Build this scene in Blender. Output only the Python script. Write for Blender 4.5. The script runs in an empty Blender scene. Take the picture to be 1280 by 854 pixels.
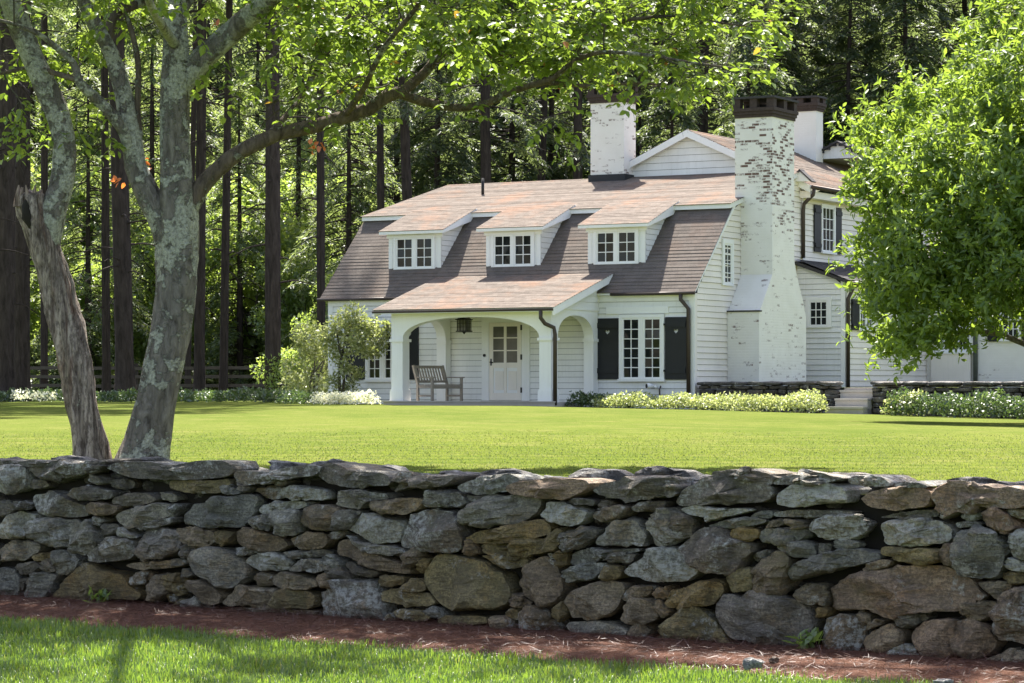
import bpy, bmesh, math, random
import numpy as np
from mathutils import Vector, Matrix, noise as mn
random.seed(7)
rng = np.random.default_rng(11)
sc = bpy.context.scene
COL = sc.collection
R = math.radians

# ------------------------------------------------------------------ camera frame (photo pixels -> metres)
F, CX, HY, CZ = 3340.0, 640.0, 483.0, 1.65
def px(x, y, d):                       # point at distance d that the photo shows at pixel x, y
    return ((x - CX) / F * d, d, CZ - (y - HY) / F * d)
TH = R(29.1)
HX, HYW = (868 - CX) / F * 68.0, 68.0  # front right corner of the house
def hw(u, v, z=0.0):                   # house frame -> world
    return (HX + u * math.cos(TH) + v * math.sin(TH), HYW - u * math.sin(TH) + v * math.cos(TH), z)

def zg(X, Y):                          # ground level behind the dry stone wall
    zh = 1.17 - 0.0247 * max(0.0, min(X, 20.0))
    t = max(0.0, min(1.0, (Y - 20.0) / 44.0))
    z = 0.98 + (zh - 0.98) * t
    if Y > 104: z += min(1.0, (Y - 104) / 40.0) * ((Y - 104) * 0.2 + 2.0 * mn.noise(Vector((X * .03, Y * .03, 3))))
    return z

# ------------------------------------------------------------------ materials
def new_mat(name):
    m = bpy.data.materials.new(name); m.use_nodes = True
    nt = m.node_tree; nt.nodes.clear()
    return m, nt
class NT:
    """small node helper"""
    def __init__(s, name):
        s.m, s.t = new_mat(name)
        s.out = s.n('ShaderNodeOutputMaterial')
    def n(s, typ, **kw):
        nd = s.t.nodes.new(typ)
        for k, v in kw.items(): setattr(nd, k, v)
        return nd
    def link(s, a, b): s.t.links.new(a, b)
    def val(s, sock, v):
        if hasattr(v, 'links') or hasattr(v, 'is_linked'): s.link(v, sock)
        else: sock.default_value = v
    def coord(s, kind='Object'):
        return s.n('ShaderNodeTexCoord').outputs[kind]
    def mapping(s, vec, scale=(1, 1, 1), rot=(0, 0, 0)):
        m = s.n('ShaderNodeMapping'); s.link(vec, m.inputs['Vector'])
        m.inputs['Scale'].default_value = scale; m.inputs['Rotation'].default_value = rot
        return m.outputs[0]
    def noise(s, vec, scale, detail=4, rough=0.55, dist=0.0):
        nd = s.n('ShaderNodeTexNoise'); s.link(vec, nd.inputs['Vector'])
        nd.inputs['Scale'].default_value = scale; nd.inputs['Detail'].default_value = detail
        nd.inputs['Roughness'].default_value = rough; nd.inputs['Distortion'].default_value = dist
        return nd.outputs['Fac']
    def vor(s, vec, scale, feature='F1', out='Distance'):
        nd = s.n('ShaderNodeTexVoronoi', feature=feature); s.link(vec, nd.inputs['Vector'])
        nd.inputs['Scale'].default_value = scale
        return nd.outputs[out]
    def ramp(s, fac, stops):
        r = s.n('ShaderNodeValToRGB'); s.link(fac, r.inputs[0])
        e = r.color_ramp.elements
        while len(e) < len(stops): e.new(0.5)
        for q, (p, c) in zip(e, stops):
            q.position = p; q.color = (c, c, c, 1) if isinstance(c, (int, float)) else (*c, 1)
        return r.outputs[0]
    def mix(s, fac, a, b, blend='MIX'):
        m = s.n('ShaderNodeMix', data_type='RGBA', blend_type=blend)
        s.val(m.inputs[0], fac)
        for sock, v in ((m.inputs[6], a), (m.inputs[7], b)):
            if isinstance(v, tuple): sock.default_value = (*v[:3], 1)
            else: s.link(v, sock)
        return m.outputs[2]
    def math(s, op, a, b=0.0, clamp=False):
        m = s.n('ShaderNodeMath', operation=op, use_clamp=clamp)
        s.val(m.inputs[0], a); s.val(m.inputs[1], b)
        return m.outputs[0]
    def bump(s, h, strength=0.5, dist=0.02, normal=None):
        b = s.n('ShaderNodeBump'); s.link(h, b.inputs['Height'])
        b.inputs['Strength'].default_value = strength; b.inputs['Distance'].default_value = dist
        if normal is not None: s.link(normal, b.inputs['Normal'])
        return b.outputs[0]
    def pbr(s, color, rough=0.8, normal=None, spec=0.3, metal=0.0):
        p = s.n('ShaderNodeBsdfPrincipled')
        s.val(p.inputs['Base Color'], (*color, 1) if isinstance(color, tuple) else color)
        s.val(p.inputs['Roughness'], rough)
        p.inputs['Specular IOR Level'].default_value = spec
        p.inputs['Metallic'].default_value = metal
        if normal is not None: s.link(normal, p.inputs['Normal'])
        return p
    def done(s, sh):
        s.link(sh.outputs[0] if hasattr(sh, 'outputs') else sh, s.out.inputs[0])
        return s.m

def mat_paint(name, col=(0.78, 0.78, 0.75), wear=0.06, rough=0.6):
    t = NT(name); c = t.coord()
    a = t.noise(c, 1.3, 5); b = t.noise(t.mapping(c, (1, 1, 7)), 9, 4)
    f = t.ramp(a, [(0.35, 0.0), (0.75, 1.0)])
    col2 = tuple(q * (1 - wear * 2.2) for q in col)
    k = t.mix(f, col, col2)
    g = t.ramp(b, [(0.62, 0.0), (0.8, wear * 4)])
    k = t.mix(g, k, (0.36, 0.35, 0.30))
    st = t.ramp(t.noise(t.mapping(c, (7, 7, .5)), 2.2, 5, .7), [(.52, 0), (.78, wear * 5)])
    k = t.mix(st, k, (0.44, 0.42, 0.36))
    return t.done(t.pbr(k, rough, t.bump(b, 0.15, 0.004)))

def mat_plain(name, col, rough=0.6, var=0.25, scale=6, metal=0.0, bump=0.1, spec=0.3):
    t = NT(name); c = t.coord()
    a = t.noise(c, scale, 5)
    k = t.mix(a, tuple(q * (1 - var) for q in col), tuple(min(1, q * (1 + var)) for q in col))
    return t.done(t.pbr(k, rough, t.bump(a, bump, 0.01), spec, metal))

def mat_glass(name='window_glass'):
    t = NT(name); c = t.coord()
    a = t.noise(c, 1.1, 2)
    k = t.mix(a, (0.004, 0.006, 0.006), (0.016, 0.02, 0.019))
    b = t.noise(c, 2.5, 2)
    p = t.pbr(k, 0.05, t.bump(b, 0.10, 0.03), 0.28)
    return t.done(p)

def mat_shingle(name, k_=1.0, grey=0.0, patch=.7):
    t = NT(name); uv = t.coord('UV'); c = t.coord()
    br = t.n('ShaderNodeTexBrick'); t.link(uv, br.inputs['Vector'])
    br.offset = 0.37; br.inputs['Scale'].default_value = 1.0
    br.inputs['Brick Width'].default_value = 0.16; br.inputs['Row Height'].default_value = 0.14
    br.inputs['Mortar Size'].default_value = 0.004
    br.inputs['Color1'].default_value = (0.0, 0.0, 0.0, 1); br.inputs['Color2'].default_value = (1, 1, 1, 1)
    br.inputs['Mortar'].default_value = (0.15, 0.15, 0.15, 1); br.inputs['Bias'].default_value = 0.0
    rnd = br.outputs['Color']
    base = t.mix(rnd, (0.118, 0.098, 0.084), (0.215, 0.182, 0.155))
    big = t.noise(c, 0.55, 5, 0.6)
    sp = t.noise(t.mapping(uv, (1.5, 4, 1)), 13, 4, 0.75)
    base = t.mix(t.ramp(sp, [(0.36, 0.0), (0.70, 0.8)]), base, (0.30, 0.255, 0.215))
    red = t.ramp(t.noise(t.mapping(c, (1, .8, .8)), 0.75, 8, 0.74), [(0.50, 0.0), (0.64, patch)])
    base = t.mix(red, base, (0.33, 0.20, 0.135))
    dark = t.ramp(t.noise(t.mapping(uv, (2.2, 4, 1)), 9, 4, 0.75), [(0.52, 0.0), (0.75, 0.6)])
    base = t.mix(dark, base, (0.075, 0.064, 0.058))
    lich = t.ramp(t.noise(c, 3.1, 6, 0.8), [(0.62, 0.0), (0.7, 0.5)])
    base = t.mix(lich, base, (0.20, 0.20, 0.15))
    if grey: base = t.mix(grey, base, (0.105, 0.098, 0.092))
    if k_ != 1.0: base = t.mix(1.0, base, (k_, k_, k_), 'MULTIPLY')
    h = t.math('ADD', t.math('MULTIPLY', br.outputs['Fac'], -1.0), t.math('MULTIPLY', sp, 0.6))
    return t.done(t.pbr(base, 1.0, t.bump(h, 0.5, 0.012), 0.04))

def mat_white_brick(name, lo=5.3, hi=7.2, amount=0.66):
    """painted brick whose paint has flaked off, mostly above `lo`"""
    t = NT(name); uv = t.coord('UV'); c = t.coord()
    br = t.n('ShaderNodeTexBrick'); t.link(uv, br.inputs['Vector'])
    br.inputs['Scale'].default_value = 1.0
    br.inputs['Brick Width'].default_value = 0.215; br.inputs['Row Height'].default_value = 0.072
    br.inputs['Mortar Size'].default_value = 0.008; br.inputs['Mortar Smooth'].default_value = 0.3
    br.inputs['Color1'].default_value = (0, 0, 0, 1); br.inputs['Color2'].default_value = (1, 1, 1, 1)
    br.inputs['Mortar'].default_value = (0, 0, 0, 1)
    rnd = br.outputs['Color']
    sep = t.n('ShaderNodeSeparateXYZ'); t.link(c, sep.inputs[0])
    up = t.ramp(t.math('MULTIPLY', sep.outputs['Z'], 0.1), [(lo / 10, 0.0), (hi / 10, 1.0)])
    cl = t.noise(c, 1.5, 4, 0.6); fine = t.noise(t.mapping(c, (1, 1, 2)), 11, 5, 0.75)
    wear = t.math('ADD', t.math('MULTIPLY', cl, 0.55), t.math('MULTIPLY', rnd, 0.50))
    wear = t.math('ADD', wear, t.math('MULTIPLY', fine, 0.72))
    wear = t.math('ADD', wear, t.math('MULTIPLY', up, amount * 0.30))
    msk = t.ramp(wear, [(0.0, 0.0), (1.0, 1.0)])
    r = t.n('ShaderNodeMapRange'); t.link(wear, r.inputs[0])
    r.inputs[1].default_value = 1.09; r.inputs[2].default_value = 1.24
    chip = t.math('MULTIPLY', r.outputs[0], t.math('SUBTRACT', 1.0, t.math('MULTIPLY', br.outputs['Fac'], 0.6)))
    brick = t.mix(fine, (0.07, 0.052, 0.046), (0.21, 0.12, 0.09))
    paint = t.mix(t.noise(c, 2.2, 5), (0.83, 0.81, 0.76), (0.68, 0.655, 0.59))
    k = t.mix(chip, paint, brick)
    h = t.math('SUBTRACT', t.math('MULTIPLY', br.outputs['Fac'], -1.0), t.math('MULTIPLY', chip, 0.5))
    return t.done(t.pbr(k, 0.8, t.bump(t.math('ADD', h, t.math('MULTIPLY', fine, .5)), 0.45, 0.012), 0.2))

def mat_leaf(name, c1, c2, tr=0.45, tcol=None, rough=0.45, gloss=0.08, c3=None, p3=0.0, field=None):
    t = NT(name)
    g = t.n('ShaderNodeNewGeometry'); rnd = g.outputs['Random Per Island']
    k = t.mix(rnd, c1, c2)
    if field: k = t.mix(t.math('MULTIPLY', lawn_field(t), .6), k, field)
    if c3:
        wn = t.n('ShaderNodeTexWhiteNoise', noise_dimensions='1D'); t.link(rnd, wn.inputs['W'])
        k = t.mix(t.math('LESS_THAN', wn.outputs['Value'], p3), k, c3)
    d = t.n('ShaderNodeBsdfDiffuse'); t.link(k, d.inputs[0])
    tl = t.n('ShaderNodeBsdfTranslucent')
    tk = t.mix(0.5, k, tcol or c2)
    tk2 = t.mix(1.0, tk, (1.9, 1.9, 1.3), 'MULTIPLY'); t.link(tk2, tl.inputs[0])
    m = t.n('ShaderNodeMixShader'); m.inputs[0].default_value = tr
    t.link(d.outputs[0], m.inputs[1]); t.link(tl.outputs[0], m.inputs[2])
    gl = t.n('ShaderNodeBsdfGlossy'); gl.inputs['Roughness'].default_value = rough
    m2 = t.n('ShaderNodeMixShader'); m2.inputs[0].default_value = gloss
    t.link(m.outputs[0], m2.inputs[1]); t.link(gl.outputs[0], m2.inputs[2])
    return t.done(m2)

def lawn_field(t):
    """broad tired patches and faint mowing lines shared by the turf and its blades"""
    c = t.coord(); big = t.noise(t.mapping(c, (1, .45, 1)), .35, 6, .65)
    wv = t.n('ShaderNodeTexWave', wave_type='BANDS', bands_direction='Y'); t.link(t.mapping(c, (.4, 1, 1), (0, 0, .22)), wv.inputs['Vector'])
    wv.inputs['Scale'].default_value = .42; wv.inputs['Distortion'].default_value = 1.2; wv.inputs['Detail'].default_value = 3
    s = t.math('ADD', t.math('MULTIPLY', big, .8), t.math('MULTIPLY', wv.outputs['Fac'], .2))
    return t.ramp(s, [(.38, 0), (.62, 1)])
def mat_bark(name, c1, c2, lichen=None, lam=0.5, stretch=0.25, scale=14, lich_up=0.06):
    t = NT(name); c = t.coord()
    a = t.noise(t.mapping(c, (1, 1, stretch)), scale, 6, 0.7, 0.6)
    k = t.mix(t.ramp(a, [(0.3, 0.0), (0.7, 1.0)]), c1, c2)
    h = a
    if lichen:
        n1 = t.math('ADD', t.math('MULTIPLY', t.noise(c, 3.2, 3, 0.6, .3), .55), t.math('MULTIPLY', t.noise(c, 13, 6, 0.72), .45))
        sep = t.n('ShaderNodeSeparateXYZ'); t.link(c, sep.inputs[0])
        n1 = t.math('ADD', n1, t.ramp(t.math('MULTIPLY', sep.outputs['Z'], .1), [(0.0, 0.0), (.30, lich_up)]))
        m = t.ramp(n1, [(0.60 - lam * 0.16, 0.0), (0.635 - lam * 0.16, 1.0)])
        n2 = t.noise(c, 40, 4, 0.7)
        lc = t.mix(t.ramp(n2, [(.35, 0), (.65, 1)]), tuple(q * 0.4 for q in lichen), lichen)
        k = t.mix(m, k, lc)
        h = t.math('ADD', a, t.math('MULTIPLY', m, t.math('MULTIPLY', n2, 0.8)))
    return t.done(t.pbr(k, 0.95, t.bump(h, 1.0, 0.05), 0.1))

def mat_fieldstone():
    t = NT('fieldstone'); c = t.coord()
    at = t.n('ShaderNodeAttribute', attribute_name='tone'); tone = at.outputs['Color']
    g = t.n('ShaderNodeNewGeometry')
    n1 = t.noise(c, 6, 7, 0.7, 0.3); n2 = t.noise(t.mapping(c, (1, 1, 5)), 11, 6, 0.7); n3 = t.noise(c, 55, 4, 0.75)
    k = t.mix(t.ramp(n1, [(0.36, 0.0), (0.64, 1.0)]), t.mix(1.0, tone, (0.48, 0.47, 0.46), 'MULTIPLY'),
              t.mix(1.0, tone, (1.42, 1.38, 1.30), 'MULTIPLY'))
    rust = t.ramp(t.noise(c, 3.4, 5, .65, .5), [(.52, 0), (.66, .55)])
    k = t.mix(rust, k, t.mix(1.0, tone, (1.25, .92, .52), 'MULTIPLY'))
    k = t.mix(t.ramp(n2, [(0.5, 0.0), (0.66, 0.75)]), k, t.mix(1.0, tone, (0.28, 0.27, 0.26), 'MULTIPLY'))
    k = t.mix(t.ramp(n3, [(0.40, 0.75), (0.58, 0.0)]), k, t.mix(1.0, tone, (0.35, 0.35, 0.35), 'MULTIPLY'))
    # lichen crust, more of it where the stone's attribute asks for it
    ln = t.noise(c, 4.2, 8, 0.78, 0.2)
    lev = t.math('ADD', ln, t.math('MULTIPLY', at.outputs['Alpha'], 0.22))
    lm = t.ramp(lev, [(0.60, 0.0), (0.66, 0.9)])
    spots = t.ramp(t.noise(c, 30, 4, 0.7), [(0.42, 0.0), (0.58, 1.0)])
    lm = t.math('MULTIPLY', lm, spots)
    k = t.mix(lm, k, (0.50, 0.49, 0.43))
    moss = t.ramp(t.noise(c, 2.6, 6, 0.7), [(0.56, 0.0), (0.68, 0.5)])
    k = t.mix(moss, k, (0.13, 0.115, 0.038))
    h = t.math('ADD', t.math('MULTIPLY', n1, 0.9), t.math('ADD', t.math('MULTIPLY', n2, 0.8), t.math('MULTIPLY', n3, 0.35)))
    rough = t.ramp(n1, [(0.3, 0.6), (0.7, 0.85)])
    return t.done(t.pbr(k, rough, t.bump(h, 1.0, 0.06), 0.45))

M = {}
M['white'] = mat_paint('white_paint')
M['trim'] = mat_paint('white_trim', (0.80, 0.80, 0.78), 0.03, 0.5)
M['cream'] = mat_paint('cream_paint_and_warm_bounce', (0.80, 0.745, 0.665), 0.05, 0.65)  # right-facing white walls use this to put warm bounced light into their colour
M['shutter'] = mat_plain('black_green_paint', (0.013, 0.0145, 0.0155), 0.5, 0.3)
M['glass'] = mat_glass()
M['shingle'] = mat_shingle('wood_shingles', .86, 0.12, .62)
M['shingle_grey'] = mat_shingle('grey_wood_shingles', .82, .40, .3)
M['brick'] = mat_white_brick('whitewashed_brick')
M['brick2'] = mat_white_brick('whitewashed_brick_worn', 0, 3, 0.12)
M['brick3'] = mat_white_brick('whitewashed_brick_sound', 0, 3, -0.35)
M['darkbrick'] = mat_plain('sooty_brick', (0.055, 0.04, 0.034), 0.9, 0.5, 14, bump=0.5)
M['gutter'] = mat_plain('bronze_gutter', (0.06, 0.046, 0.038), 0.5, 0.3, 4, 0.3)
M['lead'] = mat_plain('lead_flashing', (0.025, 0.026, 0.03), 0.6, 0.3)
M['teak'] = mat_plain('weathered_teak', (0.27, 0.235, 0.195), 0.8, 0.3, 18)
M['iron'] = mat_plain('black_iron', (0.015, 0.014, 0.013), 0.5, 0.3)
M['pale_stone'] = mat_plain('pale_paving', (0.40, 0.37, 0.34), 0.85, 0.2, 5, bump=0.4)
M['slate'] = mat_plain('dark_roofing', (0.045, 0.042, 0.042), 0.85, 0.3, 8, bump=0.4)
M['field'] = mat_fieldstone()
M['core'] = mat_plain('joint_earth_and_gap_shade', (0.02, 0.017, 0.013), 1.0, 0.4, 20, bump=0.6)  # earth in the dry wall; elsewhere a near-black for painted shade in gaps
M['fence'] = mat_plain('old_fence_wood', (0.045, 0.038, 0.03), 0.9, 0.35, 9)
M['fencelit'] = mat_plain('lit_fence_wood', (0.085, 0.072, 0.056), 0.9, 0.35, 9)  # same wood lightened for the rails, light put into the colour

# ------------------------------------------------------------------ object helpers
def tag(o, label=None, cat=None, group=None, kind=None):
    if label: o['label'] = label
    if cat: o['category'] = cat
    if group: o['group'] = group
    if kind: o['kind'] = kind
    return o
def empty(name, loc, label, cat, rz=0.0, group=None):
    o = bpy.data.objects.new(name, None); COL.objects.link(o)
    o.location = loc; o.rotation_euler = (0, 0, rz); o.empty_display_size = 0.2
    return tag(o, label, cat, group)
def np_mesh(name, V, Fc, mats, parent=None, smooth=False, uv=None, tone=None, midx=None):
    """V (n,3); Fc list/array of same-length faces"""
    V = np.asarray(V, dtype=np.float32); Fc = np.asarray(Fc, dtype=np.int32)
    me = bpy.data.meshes.new(name)
    nf, k = Fc.shape
    me.vertices.add(len(V)); me.vertices.foreach_set('co', V.ravel())
    me.loops.add(nf * k); me.loops.foreach_set('vertex_index', Fc.ravel())
    me.polygons.add(nf)
    me.polygons.foreach_set('loop_start', np.arange(0, nf * k, k, dtype=np.int32))
    me.polygons.foreach_set('loop_total', np.full(nf, k, dtype=np.int32))
    if smooth: me.polygons.foreach_set('use_smooth', np.ones(nf, dtype=bool))
    for m in (mats if isinstance(mats, (list, tuple)) else [mats]): me.materials.append(m)
    if midx is not None: me.polygons.foreach_set('material_index', np.asarray(midx, dtype=np.int32))
    if tone is not None:
        a = me.attributes.new('tone', 'FLOAT_COLOR', 'POINT')
        a.data.foreach_set('color', np.asarray(tone, dtype=np.float32).ravel())
    me.update(); me.validate()
    o = bpy.data.objects.new(name, me); COL.objects.link(o)
    if parent: o.parent = parent
    return o

class MB:
    """collects faces in local coordinates, builds ONE mesh object"""
    def __init__(s): s.v = []; s.f = []; s.uv = []; s.mi = []; s.mats = []; s.sm = []
    def _m(s, m):
        if m not in s.mats: s.mats.append(m)
        return s.mats.index(m)
    def face(s, pts, m, uv=None, smooth=False):
        i = len(s.v); s.v += [tuple(p) for p in pts]
        s.f.append(list(range(i, i + len(pts)))); s.mi.append(s._m(m)); s.sm.append(smooth)
        if uv is None:                                    # box-project
            a, b, c = (Vector(pts[0]), Vector(pts[1]), Vector(pts[2]))
            n = (b - a).cross(c - a)
            ax = max(range(3), key=lambda k: abs(n[k]))
            uv = [((p[1], p[2]), (p[0], p[2]), (p[0], p[1]))[ax] for p in pts]
        s.uv.append(uv)
    def box(s, x0, x1, y0, y1, z0, z1, m):
        p = [(x0, y0, z0), (x1, y0, z0), (x1, y1, z0), (x0, y1, z0), (x0, y0, z1), (x1, y0, z1), (x1, y1, z1), (x0, y1, z1)]
        for q in ((0, 3, 2, 1), (4, 5, 6, 7), (0, 1, 5, 4), (1, 2, 6, 5), (2, 3, 7, 6), (3, 0, 4, 7)):
            s.face([p[k] for k in q], m)
    def obox(s, c, ax, ay, az, m):                        # oriented box: centre + three half axes
        c, ax, ay, az = map(Vector, (c, ax, ay, az))
        p = [c + ax * i + ay * j + az * k for k in (-1, 1) for i, j in ((-1, -1), (1, -1), (1, 1), (-1, 1))]
        for q in ((0, 3, 2, 1), (4, 5, 6, 7), (0, 1, 5, 4), (1, 2, 6, 5), (2, 3, 7, 6), (3, 0, 4, 7)):
            s.face([p[k] for k in q], m)
    def bar(s, a, b, w, h, m, up=(0, 0, 1)):              # straight bar between two points
        a, b = Vector(a), Vector(b); d = b - a; up = Vector(up)
        x = d.normalized(); y = up.cross(x)
        if y.length < 1e-4: y = Vector((1, 0, 0)).cross(x)
        y.normalize(); z = x.cross(y)
        s.obox((a + b) / 2, d / 2, y * w / 2, z * h / 2, m)
    def prism(s, poly, axis, lo, hi, m):
        """poly in the two other axes; axis 0: (y,z), 1: (x,z), 2: (x,y)"""
        def P(q, t): return (t, q[0], q[1]) if axis == 0 else (q[0], t, q[1]) if axis == 1 else (q[0], q[1], t)
        s.face([P(q, lo) for q in poly], m); s.face([P(q, hi) for q in reversed(poly)], m)
        for i in range(len(poly)):
            a, b = poly[i], poly[(i + 1) % len(poly)]
            s.face([P(b, lo), P(a, lo), P(a, hi), P(b, hi)], m)
    def tube(s, path, r, m, n=8, caps=True):
        path = [Vector(p) for p in path]
        rs = r if isinstance(r, (list, tuple)) else [r] * len(path)
        rings = []; prev = None
        for i, p in enumerate(path):
            d = (path[min(i + 1, len(path) - 1)] - path[max(i - 1, 0)]).normalized()
            ref = prev if prev is not None else (Vector((1, 0, 0)) if abs(d.x) < 0.8 else Vector((0, 1, 0)))
            y = (ref - d * ref.dot(d)).normalized(); prev = y; z = d.cross(y)
            rings.append([p + (y * math.cos(2 * math.pi * k / n) + z * math.sin(2 * math.pi * k / n)) * rs[i] for k in range(n)])
        for i in range(len(rings) - 1):
            for k in range(n):
                s.face([rings[i][k], rings[i][(k + 1) % n], rings[i + 1][(k + 1) % n], rings[i + 1][k]], m, smooth=True)
        if caps:
            s.face(list(reversed(rings[0])), m); s.face(rings[-1], m)
    def rows(s, poly, o, ax, ay, an, exposure, thick, m, jit=0.15, slit=0.0):
        """lapped courses (clapboards, shingles) over a planar polygon given in (s,t); an = outward normal"""
        o, ax, ay, an = map(Vector, (o, ax, ay, an))
        t0 = min(p[1] for p in poly); t1 = max(p[1] for p in poly)
        def span(t):
            xs = []
            for i in range(len(poly)):
                (x0, y0), (x1, y1) = poly[i], poly[(i + 1) % len(poly)]
                if abs(y1 - y0) < 1e-9:
                    if abs(y0 - t) < 1e-6: xs += [x0, x1]
                    continue
                k = (t - y0) / (y1 - y0)
                if -1e-6 <= k <= 1 + 1e-6: xs.append(x0 + (x1 - x0) * k)
            return (min(xs), max(xs)) if xs else None
        n = max(1, int(round((t1 - t0) / exposure))); e = (t1 - t0) / n
        for i in range(n):
            a, b = t0 + i * e, t0 + (i + 1) * e
            sa, sb = span(a + 1e-5), span(b - 1e-5)
            if not sa or not sb: continue
            k = thick * (1 + random.uniform(-jit, jit))
            lo = thick * 0.12
            P = lambda x, t, h: o + ax * x + ay * t + an * h
            b2 = b - slit
            A, B, C, D = P(sa[0], a, k), P(sa[1], a, k), P(sb[1], b2, lo), P(sb[0], b2, lo)
            s.face([A, B, C, D], m, [(sa[0], a + 0.001), (sa[1], a + 0.001), (sb[1], b - 0.001), (sb[0], b - 0.001)])
            s.face([P(sa[0], a, -.012), P(sa[1], a, -.012), B, A], m, [(sa[0], a), (sa[1], a), (sa[1], a), (sa[0], a)])
        if slit: s.face([o + ax * q[0] + ay * q[1] - an * .012 for q in poly], M['core'])  # near-black sheet behind the slits draws a shadow line under each board
    def build(s, name, parent=None):
        me = bpy.data.meshes.new(name)
        me.from_pydata(s.v, [], s.f)
        for m in s.mats: me.materials.append(m)
        me.polygons.foreach_set('material_index', s.mi)
        me.polygons.foreach_set('use_smooth', s.sm)
        ul = me.uv_layers.new(name='UVMap')
        ul.data.foreach_set('uv', [c for f in s.uv for q in f for c in q])
        bm = bmesh.new(); bm.from_mesh(me)
        bmesh.ops.remove_doubles(bm, verts=bm.verts, dist=1e-5)
        bmesh.ops.recalc_face_normals(bm, faces=bm.faces)
        bm.to_mesh(me); bm.free(); me.update()
        o = bpy.data.objects.new(name, me); COL.objects.link(o)
        if parent: o.parent = parent
        return o
# ================================================================== the house (local frame: u right along the front, v back, z up)
house = empty('farmhouse', (HX, HYW, 0), 'white clapboard farmhouse with gambrel roof, three dormers and an arched front porch', 'house', -TH)

class Pl:
    """a wall plane: boxes given by a (along), b (up) and h (outward)"""
    def __init__(s, mb, o, ax, ay, an): s.mb = mb; s.o, s.ax, s.ay, s.an = map(Vector, (o, ax, ay, an))
    def at(s, a, b, h=0.0): return s.o + s.ax * a + s.ay * b + s.an * h
    def box(s, a0, a1, b0, b1, h0, h1, m):
        s.mb.obox(s.at((a0 + a1) / 2, (b0 + b1) / 2, (h0 + h1) / 2), s.ax * (a1 - a0) / 2, s.ay * (b1 - b0) / 2, s.an * (h1 - h0) / 2, m)
FRONT = ((1, 0, 0), (0, 0, 1), (0, -1, 0)); RIGHT = ((0, 1, 0), (0, 0, 1), (1, 0, 0))

def window(o, axes, w, h, cols, rows, sashes=2, casing=0.10, parent=house, name='window', sill=True, mid=0.05, glass='glass'):
    """casing, sashes with glazing bars, glass set back behind them; o = lower left corner of the casing opening"""
    mb = MB(); p = Pl(mb, o, *axes); T = M['trim']
    c = casing
    p.box(-c, 0, -c * .4, h + c, 0.0, 0.055, T); p.box(w, w + c, -c * .4, h + c, 0.0, 0.055, T)
    p.box(0, w, h, h + c, 0.0, 0.055, T)
    if sill: p.box(-c - .03, w + c + .03, -c * .8, -0.002, 0.0, 0.085, T)
    else: p.box(0, w, -c * .4, 0, 0.0, 0.055, T)
    sw = (w - mid * (sashes - 1)) / sashes
    st = 0.045; mu = 0.022
    for k in range(sashes):
        a0 = k * (sw + mid); a1 = a0 + sw
        if k: p.box(a0 - mid, a0, 0, h, 0.0, 0.048, T)
        p.box(a0, a0 + st, 0, h, 0.0, 0.038, T); p.box(a1 - st, a1, 0, h, 0.0, 0.038, T)
        p.box(a0 + st, a1 - st, 0, st, 0.0, 0.038, T); p.box(a0 + st, a1 - st, h - st, h, 0.0, 0.038, T)
        iw = (a1 - a0 - 2 * st); ih = h - 2 * st
        for i in range(1, cols): 
            x = a0 + st + iw * i / cols; p.box(x - mu / 2, x + mu / 2, st, h - st, 0.004, 0.030, T)
        for j in range(1, rows):
            y = st + ih * j / rows
            for i in range(cols):
                x0 = a0 + st + iw * i / cols + (mu / 2 if i else 0); x1 = a0 + st + iw * (i + 1) / cols - (mu / 2 if i < cols - 1 else 0)
                p.box(x0, x1, y - mu / 2, y + mu / 2, 0.004, 0.030, T)
    fr = mb.build(name, parent)
    for k in range(sashes):
        gb = MB(); g = Pl(gb, o, *axes)
        a0 = k * (sw + mid) + st; a1 = a0 + sw - 2 * st
        iw = (a1 - a0) / cols; ih = (h - 2 * st) / rows
        for i in range(cols):
            for j in range(rows):
                t1, t2 = random.uniform(-.005, .005), random.uniform(-.005, .005)
                x0, x1, y0, y1 = a0 + iw * i, a0 + iw * (i + 1), st + ih * j, st + ih * (j + 1)
                gb.face([g.at(x0, y0, .009 + t1), g.at(x1, y0, .009 + t2), g.at(x1, y1, .009 - t1), g.at(x0, y1, .009 - t2)], M[glass])
        gb.build('pane', fr)
    return fr

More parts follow.
